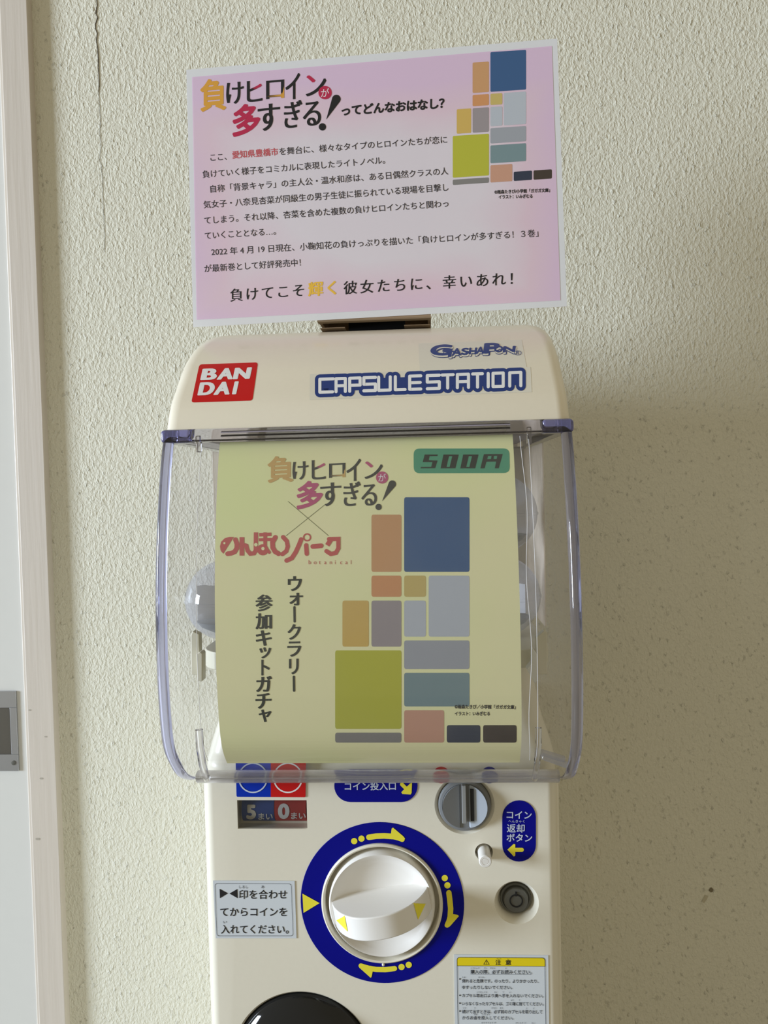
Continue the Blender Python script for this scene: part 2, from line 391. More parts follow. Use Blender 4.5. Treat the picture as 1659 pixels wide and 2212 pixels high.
bm = bmesh.new(); box(bm, xr-0.037, xr-0.008, WY-0.0025, WY-0.0018, z0+0.021, z1-0.021)
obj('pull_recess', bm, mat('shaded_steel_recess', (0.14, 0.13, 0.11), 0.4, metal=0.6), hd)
bm = bmesh.new(); lathe_y(bm, xr-0.006, z0+0.011, [(0.003, y+0.0005), (0.003, y-0.0007), (0.001, y-0.001)], 16)
obj('screw', bm, DGREY, hd)
# ================================================================== THE CAPSULE MACHINE
XC = -0.0495
mach = thing('capsule_machine', 'cream capsule vending machine with clear front case, white turning knob and blue dial ring', 'vending machine', (XC, 0.15, 0.70))
def rr_plan(hw, yf, yb, r, z, n=6, xc=XC):
    """rounded-front rectangle in plan"""
    out = []
    for k in range(n+1):
        a = math.pi + (math.pi/2)*k/n; out.append((xc-hw+r+r*math.cos(a), yf+r+r*math.sin(a), z))
    for k in range(n+1):
        a = 1.5*math.pi + (math.pi/2)*k/n; out.append((xc+hw-r+r*math.cos(a), yf+r+r*math.sin(a), z))
    out += [(xc+hw, yb, z), (xc-hw, yb, z)]
    return out
# body: rear shell and front panel
bm = bmesh.new(); loft(bm, [rr_plan(0.1548, 0.0115, 0.325, 0.003, z) for z in (0.70, 1.05)])
obj('body_shell', bm, CREAM, mach, smooth=True, angle=30)
PX0, PX1 = -0.2012, 0.1012
def panel_mesh():
    """front panel with real openings for knob, coin slot, button, lock, counter window and outlet"""
    bm = bmesh.new(); loft(bm, [[(x + (-0.0012 if False else 0), y, z) for x, y, z in rr_plan(0.1515, 0, 0.03, 0.0085, z, 8)] for z in (0.70, 1.052)])
    return bm
panel = obj('front_panel', panel_mesh(), CREAM, mach, smooth=True, angle=30)
def cutter(bm):
    me = bpy.data.meshes.new('cut'); bmesh.ops.recalc_face_normals(bm, faces=bm.faces); bm.to_mesh(me); bm.free()
    o = bpy.data.objects.new('cut', me); C.objects.link(o); return o
KN = onY(825, 1950, 0); CS = onY(1003.5, 1738.5, 0); BT = onY(1045.5, 1841, 0); LO = onY(1116, 1950, 0); OU = onY(655, 2293, 0)
w0, w1 = onY(512, 1728.5, 0), onY(664, 1790.5, 0)
cuts = []
bm = bmesh.new(); lathe_y(bm, KN.x, KN.z, [(0.0497, -0.01), (0.0497, 0.02)], 96); cuts.append(bm)
bm = bmesh.new(); lathe_y(bm, CS.x, CS.z, [(0.0255, -0.01), (0.0255, -0.0001), (0.0225, 0.003), (0.0225, 0.018)], 64); cuts.append(bm)
bm = bmesh.new(); lathe_y(bm, BT.x, BT.z, [(0.0076, -0.01), (0.0076, 0.02)], 40); cuts.append(bm)
bm = bmesh.new(); lathe_y(bm, LO.x, LO.z, [(0.0188, -0.01), (0.0188, -0.0001), (0.0178, 0.0012), (0.0150, 0.006), (0.0138, 0.022)], 56); cuts.append(bm)
bm = bmesh.new(); lathe_y(bm, OU.x, OU.z, [(0.0625, -0.01), (0.0625, -0.0001), (0.0605, 0.002), (0.0600, 0.02)], 96); cuts.append(bm)
bm = bmesh.new(); loft(bm, [[(x, y, z) for x, z in ((w0.x, w0.z), (w1.x, w0.z), (w1.x, w1.z), (w0.x, w1.z))] for y in (-0.01, 0.022)]); cuts.append(bm)
for cb in cuts:
    co = cutter(cb); mo = panel.modifiers.new('c', 'BOOLEAN'); mo.operation = 'DIFFERENCE'; mo.object = co; mo.solver = 'EXACT'
    dg = bpy.context.evaluated_depsgraph_get(); me = bpy.data.meshes.new_from_object(panel.evaluated_get(dg))
    panel.modifiers.clear(); panel.data = me; bpy.data.objects.remove(co)
for p in panel.data.polygons: p.use_smooth = True
panel.data.set_sharp_from_angle(angle=R(30))
PL = Plane(0)
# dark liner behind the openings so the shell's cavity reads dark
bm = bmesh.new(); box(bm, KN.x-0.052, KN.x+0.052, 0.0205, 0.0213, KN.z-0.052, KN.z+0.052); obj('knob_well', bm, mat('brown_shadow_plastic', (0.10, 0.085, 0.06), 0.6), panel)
# collar ring
bm = bmesh.new()
n = 96; rings = []
for r, y in ((0.0522, 0.0001), (0.0520, -0.0018), (0.0508, -0.0028), (0.0496, -0.0022), (0.0490, 0.0005), (0.0490, 0.014)):
    rings.append([(KN.x+r*math.cos(2*math.pi*i/n), y, KN.z+r*math.sin(2*math.pi*i/n)) for i in range(n)])
loft(bm, rings, False, False)
bmesh.ops.create_uvsphere(bm, u_segments=12, v_segments=8, radius=0.0013, matrix=Matrix.Translation((KN.x, -0.001, KN.z-0.0535)))
obj('knob_collar', bm, CREAM, panel, smooth=True)
# knob: dished disc with a deep bar handle
bm = bmesh.new()
lathe_y(bm, KN.x, KN.z, [(0.0452, 0.018), (0.0456, 0.002), (0.0452, -0.0035), (0.0440, -0.0052), (0.0424, -0.0045), (0.0395, -0.0015), (0.033, 0.002), (0.022, 0.0045), (0.008, 0.0055), (0.0005, 0.0056)], 96)
knob = obj('turning_knob', bm, KNOBM, mach, smooth=True, angle=50)
bm = bmesh.new(); TH = R(9.6); HB = 0.0098
def bar_ring(y_of, s): return y_of
N = 40; top = []; bot = []; topb = []; botb = []
for i in range(N+1):
    u = -1 + 2*i/N; x = 0.0425*u
    pr = 0.0390*(max(0, 1-abs(u)**2.3))**0.62
    for lst, z_, yy in ((top, HB, -pr), (bot, -HB, -pr), (topb, HB+0.0006, 0.008), (botb, -HB-0.0006, 0.008)):
        zz = z_*(1.0 if abs(u) < 0.85 else 1.0)
        X = x*math.cos(TH) - zz*math.sin(TH); Z = x*math.sin(TH) + zz*math.cos(TH)
        lst.append(bm.verts.new((KN.x+X, yy, KN.z+Z)))
for i in range(N):
    bm.faces.new((top[i], top[i+1], bot[i+1], bot[i])); bm.faces.new((top[i], top[i+1], topb[i+1], topb[i]))
    bm.faces.new((bot[i], bot[i+1], botb[i+1], botb[i])); bm.faces.new((topb[i], topb[i+1], botb[i+1], botb[i]))
for i in (0, N): bm.faces.new((top[i], bot[i], botb[i], topb[i]))
bar = obj('handle_bar', bm, KNOBM, knob, smooth=True, angle=50, bevel=0.0012)
Z3_ = lambda x, y: (620+x/4.1475, 1760+y/4.1475); pr = Print(Z3_)
pr.poly([(445, 945), (518, 905), (545, 1045)], YEL); pr.build('yellow_triangle', Surf(bar, 4), knob, 0.0003)
pr = Print(Z3_); pr.poly([(1132, 793), (1240, 796), (1172, 940)], YEL); pr.build('yellow_triangle', Surf(bar, 4), knob, 0.0003)
# blue dial ring with yellow arrows
Z3 = lambda x, y: (620+x/4.1475, 1760+y/4.1475)
bm = bmesh.new(); rings = []
for r, y in ((0.0523, -0.0001), (0.0523, -0.0005), (0.0700, -0.0005), (0.0702, -0.0001)):
    rings.append([(KN.x+r*math.cos(2*math.pi*i/n), y, KN.z+r*math.sin(2*math.pi*i/n)) for i in range(n)])
loft(bm, rings, False, False); dial = obj('dial_ring', bm, BLUE, mach, smooth=True); tag(dial, 'blue ring sticker with yellow arrows')
ARR = [([(602, 235), (667, 213)], [([(734, 200), (800, 191), (870, 188), (950, 194)], 50), ([(950, 194), (1000, 208), (1032, 220)], 44)], [(932, 165), (938, 122), (950, 114), (1040, 190), (1058, 212), (1040, 235), (930, 215)]),
       ([(1413, 566), (1437, 631)], [([(1450, 697), (1458, 760), (1466, 840), (1462, 900)], 48), ([(1462, 900), (1450, 950), (1434, 988)], 44)], [(1485, 888), (1530, 896), (1540, 906), (1462, 995), (1440, 1010), (1430, 960)]),
       ([(1090, 1343), (1026, 1362)], [([(963, 1376), (880, 1386), (800, 1384), (740, 1374)], 46), ([(740, 1374), (700, 1362), (662, 1351)], 42)], [(768, 1400), (757, 1452), (748, 1458), (648, 1368), (660, 1350), (770, 1380)])]
for dots, sts, head in ARR:
    pr = Print(Z3)
    for pt, wd in sts: pr.stroke(pt, wd, YEL)
    pr.poly(head, YEL); pr.build('arrow', Plane(-0.0005), dial, 0.0002)
    for x, y in dots: pr = Print(Z3); pr.disc(x, y, 28, YEL); pr.build('arrow_dot', Plane(-0.0005), dial, 0.0002)
pr = Print(Z3); pr.poly([(138, 705), (292, 790), (148, 878)], YEL); pr.build('yellow_triangle', Plane(-0.0005), dial, 0.0002)
# coin slot
bm = bmesh.new()
for s_ in (-1,):
    lathe_y(bm, CS.x, CS.z, [(0.0222, 0.016), (0.0222, -0.0005), (0.0214, -0.0022), (0.0192, -0.0028), (0.0185, -0.0022), (0.0005, -0.0022)], 64)
coin = obj('coin_slot', bm, GREY, mach, smooth=True, angle=40); tag(coin, 'round grey coin slot plate')
# two facets of the coin plate slope inwards to the rib
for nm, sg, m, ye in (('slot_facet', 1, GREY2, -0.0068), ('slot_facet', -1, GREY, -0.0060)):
    bm = bmesh.new(); sx = CS.x + (0.0036 if sg > 0 else -0.0042)
    pts_ = [(sx, -0.0026, CS.z+0.0172)] + [(CS.x+sg*0.0188*math.cos(a), -0.0026+(ye+0.0026)*max(0, math.cos(a)), CS.z+0.0188*math.sin(a)) for a in [R(76-152*k/24) for k in range(25)]] + [(sx, -0.0026, CS.z-0.0172)]
    a0 = [bm.verts.new(p) for p in pts_]; b0 = [bm.verts.new((p[0], -0.0012, p[2])) for p in pts_]
    n_ = len(a0); ctr = [bm.verts.new((sx, -0.0026, z_)) for z_ in ()]
    for k in range(1, n_//2): bm.faces.new((a0[k-1], a0[k], a0[n_-1-k], a0[n_-k]))
    bm.faces.new((a0[n_//2-1], a0[n_//2], a0[n_-n_//2])) if n_ % 2 else bm.faces.new((a0[n_//2-1], a0[n_//2], a0[n_//2]) if False else (a0[n_//2-1], b0[n_//2-1], b0[n_//2], a0[n_//2]))
    for k in range(n_-1):
        try: bm.faces.new((a0[k], a0[k+1], b0[k+1], b0[k]))
        except ValueError: pass
    obj(nm, bm, m, coin)
c0, c1 = onY(997, 1696, -0.006), onY(1008, 1778, -0.006)
bm = bmesh.new(); box(bm, c0.x, c1.x, -0.0075, -0.002, c1.z, c0.z); obj('slot_rib', bm, mat('mid_grey_plastic', (0.30, 0.31, 0.31), 0.35), coin, bevel=0.0006)
c0, c1 = onY(1015.5, 1705, -0.005), onY(1024.5, 1773, -0.005)
bm = bmesh.new(); box(bm, c0.x, c1.x, -0.0056, -0.002, c1.z, c0.z); obj('slot_opening', bm, DARK, coin)
# coin return button
bm = bmesh.new(); lathe_y(bm, BT.x, BT.z-0.0003, [(0.0053, 0.019), (0.0053, -0.0150), (0.0046, -0.0158), (0.0030, -0.0158), (0.0027, -0.0154), (0.0024, -0.0158), (0.0003, -0.0158)], 40)
tag(obj('return_button', bm, KNOBM, mach, smooth=True, angle=40), 'small white coin return pin')
bm = bmesh.new(); box(bm, BT.x-0.012, BT.x+0.012, 0.0205, 0.0213, BT.z-0.012, BT.z+0.012); obj('button_well', bm, DARK, panel)
# lock
bm = bmesh.new(); lathe_y(bm, LO.x, LO.z, [(0.0134, 0.0215), (0.0134, 0.0080), (0.0130, 0.0072), (0.0116, 0.0072), (0.0112, 0.0082), (0.0106, 0.0082), (0.0104, 0.0040), (0.0098, 0.0032), (0.0004, 0.0032)], 48)
lock = obj('key_lock', bm, DGREY, mach, smooth=True, angle=35); tag(lock, 'round dark grey tubular key lock')
bm = bmesh.new(); rings = []
for r, y in ((0.0047, 0.0030), (0.0047, 0.0026), (0.0057, 0.0026), (0.0057, 0.0030)): rings.append([(LO.x+r*math.cos(2*math.pi*i/40), y, LO.z+r*math.sin(2*math.pi*i/40)) for i in range(40)])
loft(bm, rings, False, False); box(bm, LO.x-0.0007, LO.x+0.0009, 0.0024, 0.0031, LO.z+0.0042, LO.z+0.0078); obj('keyway', bm, DARK, lock)
# counter window with two number wheels
cnt = []
bm = bmesh.new(); box(bm, w0.x-0.002, w1.x+0.002, 0.021, 0.0218, w1.z-0.002, w0.z+0.002); win = obj('counter_window', bm, mat('grey_well', (0.06, 0.055, 0.045), 0.6), mach); tag(win, 'small window showing blue and red number wheels')
zc = (w0.z+w1.z)/2+0.0015
WHB = mat('blue_wheel', (0.04, 0.09, 0.32), 0.5); WHR = mat('red_wheel', (0.50, 0.04, 0.04), 0.5)
cy = []
for a, b_, m in ((onY(523, 1750, 0.006).x, onY(592.5, 1750, 0.006).x, WHB), (onY(593.5, 1750, 0.006).x, onY(661, 1750, 0.006).x, WHR)):
    bm = bmesh.new(); loft(bm, [[(x, 0.0145+0.0125*math.cos(2*math.pi*i/48)*0.85, zc+0.0125*math.sin(2*math.pi*i/48)) for i in range(48)] for x in (a, b_)])
    cy.append(obj('number_wheel', bm, m, win, smooth=True, angle=40)); tag(cy[-1], 'blue number wheel' if m is WHB else 'red number wheel')
Z1 = lambda x, y: (420+x/4.1475, 1650+y/4.1475)
pr = Print(Z1); pr.char('5', (465, 365, 552, 495), STKW, 0.05); pr.text('まい', (575, 498), (700, 498), STKW, em=66, bold=0.02)
pr.build('wheel_numerals', Surf(cy[0], 5), win, 0.0002)
pr = Print(Z1); pr.char('0', (748, 355, 852, 492), WHITE, 0.05); pr.text('まい', (868, 492), (995, 492), WHITE, em=66, bold=0.02)
pr.build('wheel_numerals', Surf(cy[1], 5), win, 0.0002)
bm = bmesh.new(); box(bm, w0.x, w1.x, 0.0022, 0.0030, w1.z, w0.z); obj('window_pane', bm, clear('smoky_pane', (0.80, 0.80, 0.80), 0.04), win)
# outlet dome
bm = bmesh.new()
lathe_y(bm, OU.x, OU.z, [(0.0596, 0.018), (0.0596, 0.002), (0.0560, -0.0035), (0.047, -0.009), (0.034, -0.013), (0.018, -0.0155), (0.0005, -0.016)], 96)
tag(obj('capsule_outlet', bm, SMOKE, mach, smooth=True, angle=60), 'glossy dark dome cover of the capsule outlet')
# --------------------------------------------------------------- stickers on the panel
def sticker(name, q, m, r=0, label=None, T=None, y=-0.0004):
    """a thin sheet with real thickness, corners q"""
    pr = Print(T); pr.rrect(q, r, m, 0); o = pr.build(name, Plane(y), mach, 0)
    s_ = o.modifiers.new('t', 'SOLIDIFY'); s_.thickness = 0.0003; s_.offset = 0
    if label: o['label'] = label
    return o
# red and blue coin sticker
st = sticker('coin_price_sticker', [(509, 1640), (661, 1640), (660, 1722), (511, 1721)], BLUE2, 3, 'half blue half red sticker with white rings')
pr = Print(); pr.poly([(585, 1640), (661, 1640), (660, 1720), (658, 1722), (585, 1721.5)], RED, 1)
for x, m in ((546.5, LBLUE), (622, WHITE)):
    n_ = 40; pr.ring([(x+32*math.cos(2*math.pi*k/n_), 1680+33*math.sin(2*math.pi*k/n_)) for k in range(n_)], [(x+29*math.cos(2*math.pi*k/n_), 1680+30*math.sin(2*math.pi*k/n_)) for k in range(n_)], m, 2)
pr.build('sticker_print', Plane(-0.0006), st, 0.0001)
# coin insert pill
def pill(q0, q1, m, name, label):
    x0, y0 = q0; x1, y1 = q1; r = min(x1-x0, y1-y0)/2; pts = []
    for cx_, cy_, a0_ in ((x1-r, y0+r, -90), (x1-r, y1-r, 0), (x0+r, y1-r, 90), (x0+r, y0+r, 180)):
        for k in range(9): a = R(a0_+90*k/8); pts.append((cx_+r*math.cos(a), cy_+r*math.sin(a)))
    pr = Print(); pr.poly(pts, m, 0); o = pr.build(name, Plane(-0.0004), mach, 0); s_ = o.modifiers.new('t', 'SOLIDIFY'); s_.thickness = 0.0003; s_.offset = 0
    o['label'] = label; return o
st = pill((722, 1662), (902, 1732.5), BLUE, 'coin_insert_sticker', 'blue pill sticker with yellow arrow to the coin slot')
pr = Print(); pr.text('コイン投入口', (745, 1707), (855, 1706), LBLUE, em=19.5, bold=0.02)
pr.stroke([(868, 1694), (880, 1706)], 8, YEL); pr.poly([(890, 1691), (889, 1713), (887, 1716), (869, 1715), (867, 1711), (886, 1692)], YEL)
pr.build('lettering', Plane(-0.0006), st, 0.0001)
for x, m, nm in ((953, RED, 'red'), (1057, BLUE, 'blue')):
    pr = Print(); pr.disc(x, 1674, 18, m, 0); o = pr.build('slot_dot_sticker', Plane(-0.0004), mach, 0); o['label'] = 'small %s dot beside the coin slot' % nm
# coin return pill
st = pill((1085, 1729), (1157.6, 1861), BLUE, 'coin_return_sticker', 'tall blue pill sticker with yellow arrow to the return pin')
pr = Print(); pr.text('コイン', (1094.5, 1768), (1148, 1769), LBLUE, em=19, bold=0.02); pr.text('返却', (1095, 1797.5), (1133, 1798), LBLUE, em=19.5, bold=0.015)
pr.text('へんきゃく', (1098, 1776.5), (1133, 1777), LBLUE, em=6.5); pr.text('ボタン', (1094.5, 1817.5), (1149, 1818.5), LBLUE, em=19, bold=0.02)
pr.stroke([(1112, 1835.5), (1127, 1835.5)], 9, YEL); pr.poly([(1096, 1835), (1110, 1822.5), (1113, 1824), (1113, 1848), (1110, 1850)], YEL)
pr.build('lettering', Plane(-0.0006), st, 0.0001)
# align-the-marks sticker
Z4 = lambda x, y: (440+x/6.9125, 1870+y/6.9125)
st = sticker('instruction_sticker', [(140, 222), (1358, 228), (1386, 1083), (180, 1082)], STK, 0, 'pale grey instruction sticker with two black triangles', Z4)
pr = Print(Z4); pr.rrect([(165, 262), (1310, 268), (1338, 1050), (195, 1050)], 45, BLACK, 1, line=5)
pr.poly([(238, 345), (362, 412), (243, 485)], BLACK); pr.poly([(503, 347), (508, 485), (385, 415)], BLACK)
pr.text('印を合わせ', (530, 492), (1245, 492), BLACK, bold=0.012, em=145); pr.text('しるし', (530, 337), (665, 337), BLACK, em=50); pr.text('あ', (860, 337), (905, 337), BLACK, em=50)
pr.text('てからコインを', (248, 752), (1245, 752), BLACK, bold=0.012, em=145)
pr.text('入れてください。', (260, 1012), (1268, 1012), BLACK, bold=0.012, em=145); pr.text('い', (292, 860), (345, 860), BLACK, em=50)
pr.build('lettering', Plane(-0.0006), st, 0.0001)
# warning sticker
Z5 = lambda x, y: (960+x/6.38, 2040+y/6.38)
st = sticker('caution_sticker', [(132, 138), (1430, 150), (1447, 1550), (150, 1550)], STK, 0, 'pale grey caution sticker with a yellow heading band', Z5)
pr = Print(Z5)
pr.poly([(172, 292), (172, 215), (180, 190), (210, 176), (1340, 184), (1375, 196), (1388, 222), (1389, 301)], WYEL, 1)
pr.rrect([(170, 174), (1387, 182), (1406, 1500), (190, 1500)], 45, BLACK, 2, line=6); pr.stroke([(172, 293), (1389, 301)], 5, BLACK, 2, caps=False)
pr.stroke([(578, 212), (616, 272), (542, 271)], 7, BLACK, 2, closed=True); pr.stroke([(578, 230), (578, 255)], 6, BLACK, 2, caps=False); pr.disc(578, 264, 4, BLACK, 2)
pr.text('注', (704, 282), (778, 282), BLACK, em=78, bold=0.02, layer=2); pr.text('意', (842, 282), (918, 283), BLACK, em=78, bold=0.02, layer=2); pr.text('ちゅう', (720, 208), (780, 208), BLACK, em=24, layer=2); pr.text('い', (866, 210), (892, 210), BLACK, em=24, layer=2)
def wl(s_, x0, x1, y, em=54): pr.text(s_, (x0, y), (x1, y+(x1-x0)*0.004), BLACK, em=em, bold=0.012, layer=2)
wl('購入の際、必ずお読みください。', 360, 1200, 402, 60); pr.stroke([(360, 411), (1197, 415)], 3, BLACK, 2, caps=False)
for y in (475, 700, 808, 917): pr.disc(214, y, 10, BLACK, 2)
wl('倒れると危険です。のったり、よりかかったり、', 243, 1295, 525); wl('ゆすったりしないでください。', 243, 932, 613)
wl('カプセル取出口より奥へ手を入れないでください。', 243, 1362, 727); wl('いらなくなったカプセルは、ゴミ箱に捨ててください。', 243, 1366, 838)
wl('続けて出すときは、必ず前のカプセルを取り出して', 245, 1348, 948); wl('からお金を投入してください。', 245, 948, 1033)
for s_, x0, x1, y in (('こうにゅう', 362, 480, 336), ('さい', 545, 590, 336), ('かなら', 628, 698, 336), ('よ', 838, 856, 336), ('たお', 245, 292, 463), ('き けん', 468, 555, 463), ('とりだしぐち', 445, 588, 668), ('おく', 688, 728, 668), ('て', 800, 820, 668), ('い', 895, 918, 668), ('ばこ', 915, 958, 778), ('す', 1026, 1042, 778), ('つづ', 250, 298, 885), ('だ', 412, 430, 885), ('かなら', 648, 718, 885), ('まえ', 765, 808, 885), ('と', 1125, 1142, 888), ('だ', 1220, 1240, 890), ('かね', 405, 452, 975), ('とうにゅう', 515, 625, 975), ('ほうそうよう き', 512, 708, 1088), ('かいふう ご', 980, 1125, 1090), ('ちい', 1200, 1250, 1092)):
    pr.text(s_, (x0, y), (x1, y), BLACK, em=24, layer=2)
pr.build('lettering', Plane(-0.0006), st, 0.0001)
# --------------------------------------------------------------- hood
HF = smooth_tab([(1.3485, -0.0490), (1.368, -0.0385), (1.3875, -0.0195), (1.403, -0.003), (1.4185, 0.019), (1.434, 0.049), (1.4465, 0.082), (1.4535, 0.115)], 40)
bm = bmesh.new(); rings = []
for z, yf in HF:
    t = max(0, (z-1.425)/0.0285); hw = 0.1592 - 0.0075*t**2.5
    yb = 0.322 - 0.105*max(0, (z-1.3485)/0.105)**1.6
    out = rr_plan(hw, yf, yb, 0.011+0.004*t, z, 8); rings.append(out)
rings.append(rr_plan(0.143, 0.130, 0.205, 0.012, 1.4562, 8))
loft(bm, rings); hood = obj('hood', bm, HOODM, mach, smooth=True, angle=60); tag(hood, 'cream rounded hood with logo stickers')
HS = Surf(hood, 7)
Z5a = lambda x, y: (320+x/3.456, 680+y/3.456); Z6 = lambda x, y: (800+x/3.456, 680+y/3.456)
def psticker(name, fn, surf, parent, label, off=0.0003):
    pr = Print(); fn(pr); o = pr.build(name, surf, parent, off)
    o['label'] = label; return o
def f(p):
    p.T = Z5a; p.rrect([(383, 371), (820, 356), (779, 641), (322, 656)], 22, RED, 0)
    for ch, x0, x1, yo in (('B', 398, 518, 0), ('A', 520, 640, -3), ('N', 640, 768, -7)):
        p.char(ch, (x0, 403+yo, x1, 488+yo), WHITE, 0.03, 2, tilt=-0.035, shear=0.22, spread=0.05)
    for ch, x0, x1, yo in (('D', 378, 498, 0), ('A', 497, 618, -3), ('I', 636, 668, -6)):
        p.char(ch, (x0, 505+yo, x1, 602+yo), WHITE, 0.03, 2, tilt=-0.035, shear=0.22, spread=0.05)
psticker('red_logo_badge', f, HS, hood, 'red slanted logo badge with white capitals', 0.00015)
def f(p):
    p.poly([(904, 742), (1127, 734.5), (1138, 796), (907, 803)], STKW, 0)
    p.poly([(669.5, 808.5), (1146, 793), (1149, 847), (669, 864)], STKW, 0)
    # wide block lettering: each letter as strokes in a unit box, x right, y down
    L = {'C': [[(1, 0), (0, 0), (0, 1), (.95, 1)]], 'A': [[(0, 1), (0, 0), (1, 0), (1, 1)], [(0, .55), (1, .55)]], 'P': [[(0, 1), (0, 0), (1, 0), (1, .55), (0, .55)]],
         'S': [[(1, 0), (0, 0), (0, .5), (1, .5), (1, 1), (0, 1)]], 'U': [[(0, 0), (0, 1), (1, 1), (1, 0)]], 'L': [[(0, 0), (0, 1), (1, 1)]], 'E': [[(1, 0), (0, 0), (0, 1), (1, 1)], [(0, .5), (.95, .5)]],
         'T': [[(0, 0), (1, 0)], [(.5, 0), (.5, 1)]], 'I': [[(.5, 0), (.5, 1)]], 'O': [[(0, 0), (1, 0), (1, 1), (0, 1), (0, 0)]], 'N': [[(0, 1), (0, 0), (1, 0), (1, 1)]]}
    lay = [('C', 691, 720), ('A', 726, 746), ('P', 755.5, 778), ('S', 786, 811), ('U', 818, 843), ('L', 854, 875), ('E', 885, 909), ('S', 923, 949), ('T', 955, 979), ('A', 988, 1012), ('T', 1021, 1042), ('I', 1052, 1057), ('O', 1065, 1087), ('N', 1101, 1125)]
    for wd, m, ly in ((21.5, NAVY, 2), (6.6, WHITE, 3)):
        for ch, x0, x1 in lay:
            for stt in L[ch]:
                q = []
                for u, v_ in stt:
                    x = x0+(x1-x0)*u; y0 = 820-(x-690)*0.0345; y1 = 848-(x-690)*0.0325; q.append((x, y0+(y1-y0)*v_))
                for a, b_ in zip(q, q[1:]): p.stroke([a, b_], wd, m, ly)
    p.poly([(690, 822), (1125, 806), (1125, 832), (690, 846)], NAVY, 2)
    p.poly([(911, 812), (921, 812), (921, 838), (911, 840)], NAVY, 2)
    p.T = Z6
    for dx, dy, m, ly, bo in ((6, 16, NAVY, 2, 0.05), (5, 12, STKW, 3, 0.02), (0, 0, NAVY, 4, 0.045)):
        for ch, bx_ in (('G', (448, 224, 612, 308)), ('T', (548, 272, 640, 318)), ('A', (608, 252, 682, 308)), ('S', (678, 250, 736, 302)), ('H', (736, 248, 796, 298)), ('A', (790, 240, 852, 294)), ('P', (846, 212, 965, 292)), ('O', (925, 235, 992, 282)), ('N', (990, 236, 1084, 282))):
            p.char(ch, (bx_[0]+dx, bx_[1]+dy, bx_[2]+dx, bx_[3]+dy), m, bo, ly, tilt=-0.03, shear=0.12)
    p.char('R', (1090, 274, 1112, 298), NAVY, 0, 4)
    n_ = 24; p.ring([(1101+28*math.cos(6.2832*k/n_), 287+17*math.sin(6.2832*k/n_)) for k in range(n_)], [(1101+24*math.cos(6.2832*k/n_), 287+14*math.sin(6.2832*k/n_)) for k in range(n_)], NAVY, 4)
psticker('name_sticker', f, HS, hood, 'clear-edged sticker with white block capitals outlined in navy', 0.00012)
# --------------------------------------------------------------- clear case
CF = [(1.052, 0.0005), (1.0555, -0.013), (1.0615, -0.0295), (1.0710, -0.0470), (1.083, -0.0605), (1.102, -0.0755), (1.125, -0.0815), (1.164, -0.0845), (1.215, -0.0830), (1.266, -0.0756), (1.318, -0.0625), (1.3485, -0.0500)]
CFS = smooth_tab(CF, 70)
def case_y(z): return interp(CFS, z)
bm = bmesh.new(); YB = 0.255
rings = []
for z, yf in CFS:
    r = rr_plan(0.1590 if z > 1.06 else 0.1575, yf, YB, 0.007, z, 5); r = r[-1:] + r[:-1]; rings.append(r)
loft(bm, rings, False, False, closed=False)
shell = obj('clear_case', bm, SHELLM, mach, smooth=True, angle=70); sm = shell.modifiers.new('t', 'SOLIDIFY'); sm.thickness = 0.002; sm.offset = -1
tag(shell, 'clear plastic case with bowed front')
# tinted solid edge bars along both front corners
for s_ in (-1, 1):
    bm = bmesh.new(); rg = []
    for z, yf in CFS:
        if z < 1.058: continue
        cx_, cy_ = XC + s_*(0.159-0.0042), yf+0.0046
        rg.append([(cx_+0.0043*math.cos(2*math.pi*k/14), cy_+0.0046*math.sin(2*math.pi*k/14), z) for k in range(14)])
    loft(bm, rg); tag(obj('case_edge', bm, EDGEM, shell, smooth=True, angle=70), 'lavender tinted edge bar')
# top rim and bottom lip
bm = bmesh.new(); yf = case_y(1.344)
rg = []
for z, e in ((1.3382, 0.0), (1.3392, 0.0010), (1.3475, 0.0012), (1.3484, 0.0)):
    o_ = rr_plan(0.159+e, case_y(z)-0.0004-e, 0.20, 0.008, z, 5); rg.append(o_)
inn = [rr_plan(0.150, case_y(1.344)+0.010, 0.19, 0.005, z, 5) for z in (1.3482, 1.3384)]
vs = loft(bm, rg+inn, False, False)
a_, b_ = vs[-1], vs[0]
for i in range(len(a_)): bm.faces.new((a_[i], a_[(i+1) % len(a_)], b_[(i+1) % len(b_)], b_[i]))
obj('case_rim', bm, RIMM, shell, smooth=True, angle=40)
for s_ in (-1, 1):
    bm = bmesh.new(); x0 = XC+s_*0.1602; x1 = XC+s_*0.136
    box(bm, min(x0, x1), max(x0, x1), case_y(1.344)-0.0022, case_y(1.344)+0.016, 1.3376, 1.3482); tag(obj('case_corner', bm, mat('blue_tinted_corner', (0.40, 0.40, 0.78), 0.06, trans=0.75, ior=1.4), shell, bevel=0.003), 'blue tinted corner block of the rim')
bm = bmesh.new(); rg = []
for k in range(12):
    a = 2*math.pi*k/12; rg.append([(x, -0.0150+0.010*math.cos(a)+0.0, 1.0588+0.0056*math.sin(a)-0.25*0.010*math.cos(a)) for x in (XC-0.150, XC-0.05, XC+0.05, XC+0.150)])
vs = [[bm.verts.new(p) for p in r] for r in rg]
for i in range(12):
    for j in range(3): bm.faces.new((vs[i][j], vs[i][j+1], vs[(i+1) % 12][j+1], vs[(i+1) % 12][j]))
bm.faces.new([r[0] for r in vs]); bm.faces.new([r[-1] for r in vs])
obj('case_lip', bm, mat('milky_lip_plastic', (0.90, 0.88, 0.92), 0.22, 0.5, trans=0.8, ior=1.5), shell, smooth=True, angle=50)
